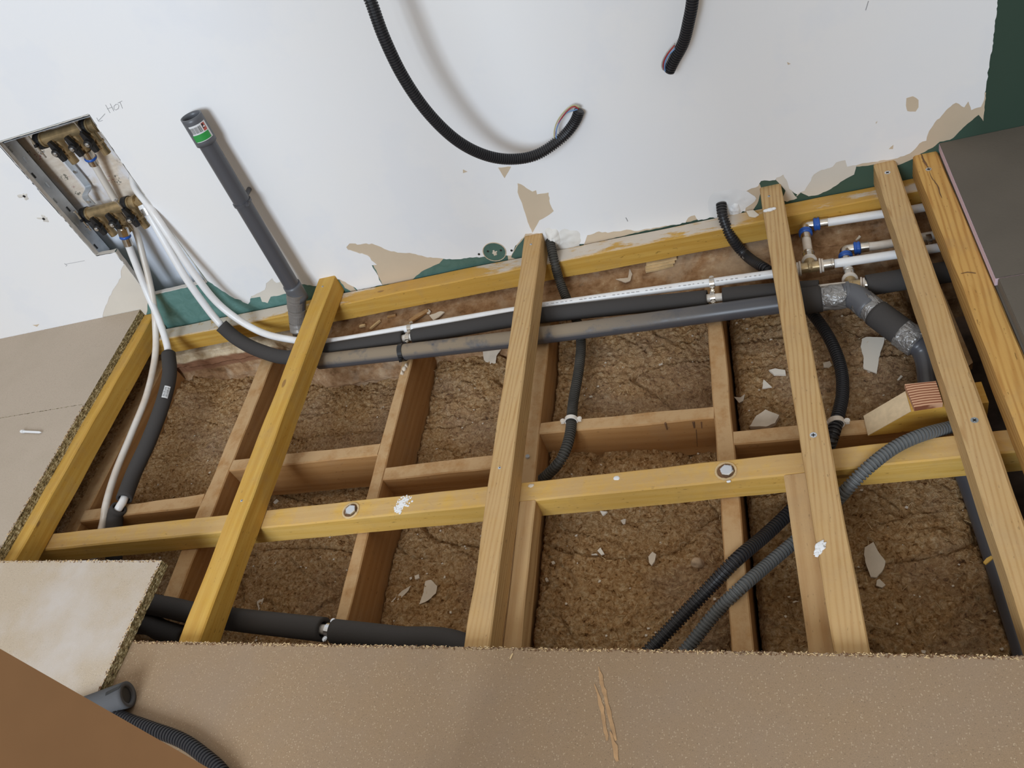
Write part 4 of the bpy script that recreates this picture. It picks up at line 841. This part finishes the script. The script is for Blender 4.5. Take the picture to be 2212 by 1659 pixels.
flake(fk, 'largest pale plaster flake, notched, on the wool below the silver-taped elbow', 'plaster flake', sc2((1600, 360), 3.318, [(870, 1250), (900, 1238), (1030, 1240), (1020, 1290), (990, 1370), (975, 1470), (880, 1440), (880, 1360), (860, 1300)]), M_crumbw, .003, tilt=(0, .12))
flake(fk, 'oval grey plaster flake in the lower right bay', 'plaster flake', sc2((1680, 960), 3.457, [(650, 775), (715, 738), (745, 800), (805, 885), (790, 940), (740, 1000), (695, 995), (660, 900), (645, 830)]), M_crumb, .004, tilt=(.1, 0))
flake(fk, 'small brownish flake just below the oval flake', 'plaster flake', sc2((1680, 960), 3.457, [(740, 1020), (760, 1010), (805, 1055), (780, 1075), (735, 1060)]), M_crumb, .003)
flake(fk, 'long pale flake left of the reddish-grained joist, nearer the pipes', 'plaster flake', sc2((1600, 360), 3.318, [(205, 1470), (250, 1458), (320, 1470), (325, 1500), (240, 1500)]), M_crumbw, .006)
flake(fk, 'white triangular flake left of the reddish-grained joist', 'plaster flake', sc2((1600, 360), 3.318, [(165, 1530), (225, 1590), (155, 1590)]), M_crumbw, .003, tilt=(.2, 0))
flake(fk, 'small tan flake beside the looping black conduit', 'plaster flake', sc2((1600, 360), 3.318, [(590, 1410), (640, 1400), (655, 1430), (630, 1450), (595, 1440)]), M_crumb, .003)
flake(fk, 'tiny white chip between the looping conduit and the angle-cut yellow timber', 'plaster flake', [(1938, 822), (1946, 812), (1950, 815), (1941, 824)], M_crumbw, .003)
flake(fk, 'thick crumbly flake beside the noggin left of the reddish-grained joist', 'plaster flake', [(1620, 925), (1635, 905), (1655, 893), (1684, 903), (1675, 918), (1655, 925)], M_crumb, .009, tilt=(0, .2))
flake(fk, 'curled tan flake close right of the narrow old joist', 'plaster flake', [(1586, 858), (1600, 860), (1610, 855), (1606, 866), (1596, 869)], M_crumb, .002, tilt=(.2, .3))
flake('torn_paper', 'large torn piece of plasterboard paper under the waste pipe, left of the waned joist', 'torn paper', sc2((600, 480), 3.352, [(1495, 930), (1640, 905), (1655, 930), (1590, 980), (1560, 1060), (1500, 1100), (1420, 1080), (1530, 1040), (1495, 1000)]), M_crumb, .0015, tilt=(.1, .5))
flake('torn_paper', 'curled scrap of paper with a folded tip in the lower third bay', 'torn paper', sc2((300, 900), 3.16, [(1960, 1130), (2000, 1120), (2040, 1160), (2030, 1210), (1975, 1260), (1920, 1290), (1940, 1220)]), M_crumb, .0015, curl=4)
flake('torn_paper', 'thin pointed paper sliver next to the curled scrap', 'torn paper', sc2((300, 900), 3.16, [(1720, 1270), (1800, 1190), (1860, 1155), (1840, 1190), (1780, 1250)]), M_crumb, .0015)
flake(fk, 'square crumb above the curled paper scrap', 'plaster flake', sc2((300, 900), 3.16, [(1885, 1090), (1915, 1080), (1918, 1105), (1890, 1115)]), M_crumb, .003)
flake('torn_paper', 'pointed paper scrap on the wool right of the yellow joist foot', 'torn paper', sc2((300, 900), 3.16, [(805, 1220), (855, 1240), (835, 1290), (820, 1325), (808, 1270)]), M_crumb, .0015)
o4 = (1000, 950)
flake(fk, 'white angular chip touching the bearer in the fourth bay', 'plaster flake', sc2(o4, 2.989, [(888, 465), (935, 470), (905, 495)]), M_crumbw, .004)
flake(fk, 'left chip of a pair in the middle of the fourth bay', 'plaster flake', sc2(o4, 2.989, [(830, 730), (865, 725), (870, 748), (832, 748)]), M_crumbw, .003)
flake(fk, 'right pointed chip of a pair in the middle of the fourth bay', 'plaster flake', sc2(o4, 2.989, [(870, 720), (890, 700), (915, 740), (895, 748)]), M_crumbw, .003)
flake(fk, 'tan chip below the bearer, right of the white angular chip', 'plaster flake', sc2(o4, 2.989, [(1020, 525), (1055, 510), (1050, 545), (1035, 550)]), M_crumb, .003)
flake(fk, 'upright tan flake midway between the chip pair and the mortar lump', 'plaster flake', sc2(o4, 2.989, [(1200, 760), (1225, 730), (1250, 745), (1240, 790), (1220, 818), (1205, 800)]), M_crumb, .004)
flake(fk, 'small chip left in the fourth bay beside the doubled timber', 'plaster flake', sc2(o4, 2.989, [(572, 792), (590, 786), (598, 800), (580, 808)]), M_crumb, .003)
flake(fk, 'lowest small chip by the doubled timber in the fourth bay', 'plaster flake', sc2(o4, 2.989, [(532, 900), (545, 893), (556, 915), (540, 922)]), M_crumb, .003)
flake(fk, 'white chip on the wool between yellow joist and bearer', 'plaster flake', sc2((300, 900), 3.16, [(920, 590), (945, 565), (960, 580), (930, 597)]), M_crumbw, .003)
c = on_wool(1508, 1219); bm = bmesh.new(); bmesh.ops.create_icosphere(bm, subdivisions=3, radius=.010, matrix=Matrix.Translation(c + Vector((0, 0, .006))))
for v in bm.verts: v.co += (v.co - c).normalized() * .004 * noise.noise(v.co * 120); v.co.x = c.x + (v.co.x - c.x) * 1.15
tag(mesh('mortar_lump', bm, M_stone, smooth=True), 'rounded mortar lump near the narrow old joist', 'mortar lump')
flake(fk, 'beige flake resting on the wall batten left of the reddish-grained joist', 'plaster flake', [(1612, 457), (1628, 455), (1640, 465), (1632, 470), (1618, 468)], M_crumbw, .002, z=-.057)
bm = bmesh.new()
for k, (p, s) in enumerate((((1655, 455), .007), ((1663, 453), .009), ((1671, 451), .006))):
    q = at(*p, z=.002); bmesh.ops.create_icosphere(bm, subdivisions=2, radius=1, matrix=Matrix.Translation(q) @ Matrix.Diagonal((s, s * .6, .0035, 1)))
tag(mesh('putty_dab', bm, M_putw, smooth=True), 'white putty dab on the wall end of the reddish-grained joist', 'putty')
bm = bmesh.new()
for k, (p, s) in enumerate((((1772, 1180), .008), ((1768, 1190), .006), ((1776, 1174), .005), ((1764, 1198), .004))):
    q = at(*p, z=.0); bmesh.ops.create_icosphere(bm, subdivisions=3, radius=1, matrix=Matrix.Translation(q) @ Matrix.Diagonal((s, s, .0016, 1)))
for v in bm.verts: v.co += Vector((1, 1, .1)) * .003 * noise.noise(v.co * 260)
tag(mesh('plaster_splash', bm, M_putw, smooth=True), 'white plaster splash low on the reddish-grained joist', 'plaster splash')
bm = bmesh.new()
for k in range(150):
    t_ = random.uniform(-1, 1); q = at(868 - 9 * t_ + random.gauss(0, 5.5), 1089 + 15 * t_ + random.gauss(0, 3), z=-.0585); s = random.uniform(.001, .0032); bmesh.ops.create_icosphere(bm, subdivisions=1, radius=1, matrix=Matrix.Translation(q) @ Matrix.Diagonal((s, s, .0012, 1)))
tag(mesh('plaster_splash', bm, M_putw), 'dry white plaster splash on the bearer between yellow and waned joists', 'plaster splash')
def stick(name, label, cat, p, q, z, wdt, th, m, group=None):
    a, b2 = at(*p, z=z), at(*q, z=z); u = (b2 - a).normalized(); v = Vector((-u.y, u.x, 0)) * wdt / 2; bm = bmesh.new()
    poly(bm, [a - v, a + v * .6, a.lerp(b2, .5) + v * 1.1, b2 + v * .7, b2 - v * .8, a.lerp(b2, .4) - v], Vector((0, 0, th))); return tag(mesh(name, bm, m), label, cat, group)
LZ = -.135
for p, q, z, w_, t_, lb in (((1395, 582), (1455, 570), LZ, .028, .005, 'lowest of the three thin wood shims stacked on the ledge'), ((1396, 575), (1458, 563), LZ + .006, .026, .004, 'middle of the three thin wood shims stacked on the ledge'), ((1397, 568), (1462, 556), LZ + .011, .024, .004, 'uppermost of the three thin wood shims stacked on the ledge')):
    stick('wood_shim', lb, 'shim', p, q, z, w_, t_, M_shav)
for p, q, w_, lb in (((838, 686), (856, 682), .007, 'yellow wood splinter on the ledge, left of the brown wedge'), ((778, 706), (790, 704), .008, 'leftmost wood splinter on the ledge near the yellow joist'), ((800, 712), (822, 694), .006, 'slanting wood splinter on the ledge above the white pipe'), ((886, 695), (925, 672), .016, 'brown wedge of wood on the masonry ledge')):
    stick('wood_splinter', lb, 'wood splinter', p, q, LZ, w_, .005, M_shav if 'wedge' not in lb else M_old)
flake('torn_paper', 'white paper twist on the ledge right of the brown wedge', 'torn paper', sc2((600, 480), 3.352, [(1100, 680), (1180, 650), (1210, 655), (1170, 690), (1130, 715)]), M_crumbw, .003, z=LZ)
flake(fk, 'rounded plaster chip at the tip of the brown wedge', 'plaster flake', sc2((600, 480), 3.352, [(1080, 645), (1095, 635), (1110, 650), (1100, 668), (1082, 665)]), M_crumbw, .003, z=LZ)
flake('torn_paper', 'cream paper scrap on the ledge right of the waned joist', 'torn paper', sc2((1100, 380), 3.191, [(735, 715), (820, 705), (830, 640), (850, 680), (835, 725), (800, 738)]), M_crumb, .002, z=LZ)
flake(fk, 'pointed chip on the ledge above the blue-ringed elbow of the lagged pipe', 'plaster flake', [(1848, 520), (1856, 510), (1860, 513), (1852, 520)], M_crumbw, .003, z=-.13)
flake('torn_paper', 'white stub poking out beside the black conduit left of the reddish-grained joist', 'torn paper', [(1603, 558), (1607, 552), (1620, 561), (1612, 565)], M_crumbw, .006, z=-.135)
stick('wood_splinter', 'orange wood splinter by the right joist in the lower right bay', 'wood splinter', (2126, 1218), (2143, 1205), -.10, .006, .004, M_yel)
stick('wood_splinter', 'pale wood splinter at the front edge of the chipboard', 'wood splinter', (1102, 1424), (1108, 1412), .0225, .0025, .0015, M_shav)
# uncountable crumbs and fibres strewn over the wool
bm = bmesh.new(); k = 0
while k < 330:
    x = random.uniform(-1.70, .28); y = random.uniform(.58, 1.45)
    if any(a - .012 < x < b2 + .012 for a, b2 in ((-1.36, -1.315), (-.90, -.87), (-.532, -.47), (-.134, -.10))): continue
    z = hz(x, y) + .002; s = random.uniform(.001, .0038) * (1.0 if random.random() < .9 else 1.6); a0 = random.random() * 6
    vs = [Vector((x, y, z)) + Vector((math.cos(a0 + t) * s * random.uniform(.6, 1.2), math.sin(a0 + t) * s * random.uniform(.5, 1.1), random.uniform(0, .001))) for t in (0, 1.4, 2.9, 4.4)]; poly(bm, vs, Vector((0, 0, .0012))); k += 1
o = mesh('plaster_crumbs', bm, M_crumb); tag(o, 'scattered plaster crumbs strewn over the brown wool', 'crumbs', kind='stuff')
bm = bmesh.new(); k = 0
while k < 700:
    x = random.uniform(-1.70, .28); y = random.uniform(.58, 1.47)
    if any(a - .012 < x < b2 + .012 for a, b2 in ((-1.36, -1.315), (-.90, -.87), (-.532, -.47), (-.134, -.10))): continue
    z = hz(x, y) + .003; L = random.uniform(.004, .018); a0 = random.random() * 6.3; d = Vector((math.cos(a0), math.sin(a0), random.uniform(-.2, .3))) * L; r_ = random.uniform(.0003, .0006)
    sweep(bm, [Vector((x, y, z)), Vector((x, y, z)) + d * .5 + Vector((0, 0, .001)), Vector((x, y, z)) + d], r_, 4); k += 1
o = mesh('straw_fibres', bm, M_shav); tag(o, 'fine pale wood fibres scattered over the brown wool', 'fibres', kind='stuff')
# ragged wool heaped on the hidden old joist at the far left
bm = bmesh.new(); nx, ny = 16, 170; g = []
for i in range(nx + 1):
    col = []
    for j in range(ny + 1):
        x = -1.90 + .155 * i / nx; y = .60 + .95 * j / ny; e = min(1, (nx - i) / 3)
        col.append(bm.verts.new((x + .008 * noise.noise(Vector((y * 14, i * .2, 0))), y, -.155 + .030 * e + .010 * noise.noise(Vector((x, y, 0)) * 40) + .005 * noise.noise(Vector((x, y, 0)) * 120))))
    g.append(col)
for i in range(nx):
    for j in range(ny): bm.faces.new((g[i][j], g[i][j + 1], g[i + 1][j + 1], g[i + 1][j]))
tag(mesh('insulation_offcut', bm, M_wool, smooth=True), 'ragged strip of wool under the left yellow edge joist', 'insulation')

zz_ = .0003
# surface marks that belong to single timbers and sheets
def crack(parent, pts, z, wd, m=M_ink, name='split_crack'):
    global zz_; zz_ += .00012; P = [at(p[0], p[1], z=z + zz_) for p in pts]; bm = bmesh.new(); L = []; Rr = []
    Q = []
    for a, b2 in zip(P, P[1:]):
        k = max(1, int((b2 - a).length / .006)); Q += [a.lerp(b2, i / k) for i in range(k)]
    Q.append(P[-1])
    for i, q in enumerate(Q):
        d = (Q[min(i + 1, len(Q) - 1)] - Q[max(0, i - 1)]).normalized(); v = Vector((-d.y, d.x, 0)); w2 = wd * max(.0, math.sin(math.pi * (i + .3) / (len(Q) + .5))) ** .6 * random.uniform(.6, 1.1); j = v * random.uniform(-.0006, .0006)
        L.append(q + v * w2 + j); Rr.append(q - v * w2 + j)
    vs1 = [bm.verts.new(p) for p in L]; vs2 = [bm.verts.new(p) for p in Rr]
    for i in range(len(L) - 1): bm.faces.new((vs1[i], vs1[i + 1], vs2[i + 1], vs2[i]))
    return mesh(name, bm, m, parent)
by = {o.get('label'): o for o in bpy.data.objects if o.get('label')}
J5 = by['yellow split pine joist running beside the grey tile boards']
crack(J5, [(1990, 333), (1996, 348), (2005, 362)], 0, .0022, flatdark); crack(J5, [(2007, 370), (2013, 384), (2026, 402), (2034, 428)], 0, .0013, flatdark)
crack(J5, [(2076, 591), (2090, 588), (2108, 590)], 0, .0012, flatdark)
SH = by['brown speckled chipboard sheet along the bottom of the picture']
M_scr = flat('orange_scrape', (.42, .25, .12), .8, var=.2, vscale=60)
for pts in ([(1292, 1440), (1300, 1475), (1312, 1520)], [(1283, 1478), (1292, 1500), (1302, 1540), (1312, 1600)], [(1305, 1500), (1318, 1550), (1330, 1600)], [(1318, 1580), (1328, 1612), (1333, 1645)], [(1295, 1450), (1299, 1470)]):
    o_ = crack(SH, pts, .022, .0035, M_scr, 'scrape_mark')
N4 = by['reddish noggin with dark knots and pencil ticks, behind the middle conduit']
for (a, b2, r_) in (((1437, 914), (1441, 928), .0022), ((1498, 911), (1500, 924), .0028), ((1515, 911), (1516, 925), .0016), ((1504, 928), (1506, 965), .0009)):
    bm = bmesh.new(); A = at(*a, y=1.0845); B = at(*b2, y=1.0845); cyl(bm, A, B, r_, r_ * .6, n=8); mesh('dark_stain', bm, flatdark, N4)
BR = by['long yellow bearer crossing under the joists with two hex bolts']
for q, sz, m_ in (((1147, 1049), .006, M_crumb), ((1332, 1033), .007, M_putw), ((1574, 1040), .004, M_putw)):
    p = at(*q, z=-.0585); bm = bmesh.new(); bmesh.ops.create_icosphere(bm, subdivisions=2, radius=1, matrix=Matrix.Translation(p) @ Matrix.Diagonal((sz, sz * .8, .0016, 1)))
    for v in bm.verts: v.co += Vector((1, 1, 0)) * .0015 * noise.noise(v.co * 250)
    mesh('plaster_spot', bm, m_, BR, smooth=True)
o3 = by['rough sawn old joist directly beneath the waned pale joist']
p = at(1140, 988, z=-.1175); bm = bmesh.new(); cyl(bm, p, p + Vector((.001, 0, .005)), .0045, n=10); mesh('nail_head', bm, M_zinc, o3)
o2 = by['rough sawn old joist midway between the yellow and the waned pale joist']
bm = bmesh.new()
for q, sz in (((873, 797), .009), ((878, 790), .007), ((869, 806), .006)):
    p = at(*q, z=-.116); bmesh.ops.create_icosphere(bm, subdivisions=2, radius=1, matrix=Matrix.Translation(p) @ Matrix.Diagonal((sz * .7, sz, .006, 1)))
for v in bm.verts: v.co += Vector((1, 1, 1)) * .002 * noise.noise(v.co * 200)
mesh('dried_foam', bm, M_crumb, o2, smooth=True)

def frayed(parent, a, b2, z0, z1, nrm, n):
    """crumbly broken chips along a sawn chipboard edge, one part with two chip colours"""
    bm = bmesh.new(); a = Vector((a[0], a[1], 0)); b2 = Vector((b2[0], b2[1], 0)); u = (b2 - a).normalized(); nr = Vector((nrm[0], nrm[1], 0))
    for k in range(n):
        p = a.lerp(b2, random.random()) + nr * random.uniform(-.0045, .0012); p.z = z1 + random.uniform(-.0006, .0006) if random.random() < .75 else random.uniform(z0, z1)
        L = random.uniform(.0006, .0026); w2 = random.uniform(.0003, .0008); t = random.gauss(0, .6); d = (u * math.cos(t) + nr * math.sin(t)) * L; v = Vector((-d.y, d.x, 0)).normalized() * w2
        nf = len(bm.faces); poly(bm, [p - d - v, p + d - v * .4, p + d * .8 + v, p - d * .7 + v], Vector((0, 0, .0008))); bm.faces.ensure_lookup_table(); mi = 1 if random.random() < .5 else 0
        for f in bm.faces[nf:]: f.material_index = mi
    return mesh('frayed_edge', bm, [M_shav, flatdark], parent)
ea = at(270, 1385, z=.022); frayed(SH, (ea.x, ea.y), (e1.x, e1.y), .004, .0222, (.06, 1), 2600)
LB = by['scuffed loose chipboard offcut lying on top at the lower left']
frayed(LB, (-1.233, .757), (-1.262, .20), .026, .0445, (1, 0), 500); frayed(LB, (-1.85, .808), (-1.235, .759), .026, .0445, (0, 1), 420)
LS = by['pale chipboard sheet in front of the joint line, carrying a loose wall plug']
frayed(LS, (-1.7495, 1.28), (-1.7495, .80), .002, .0222, (1, 0), 420)
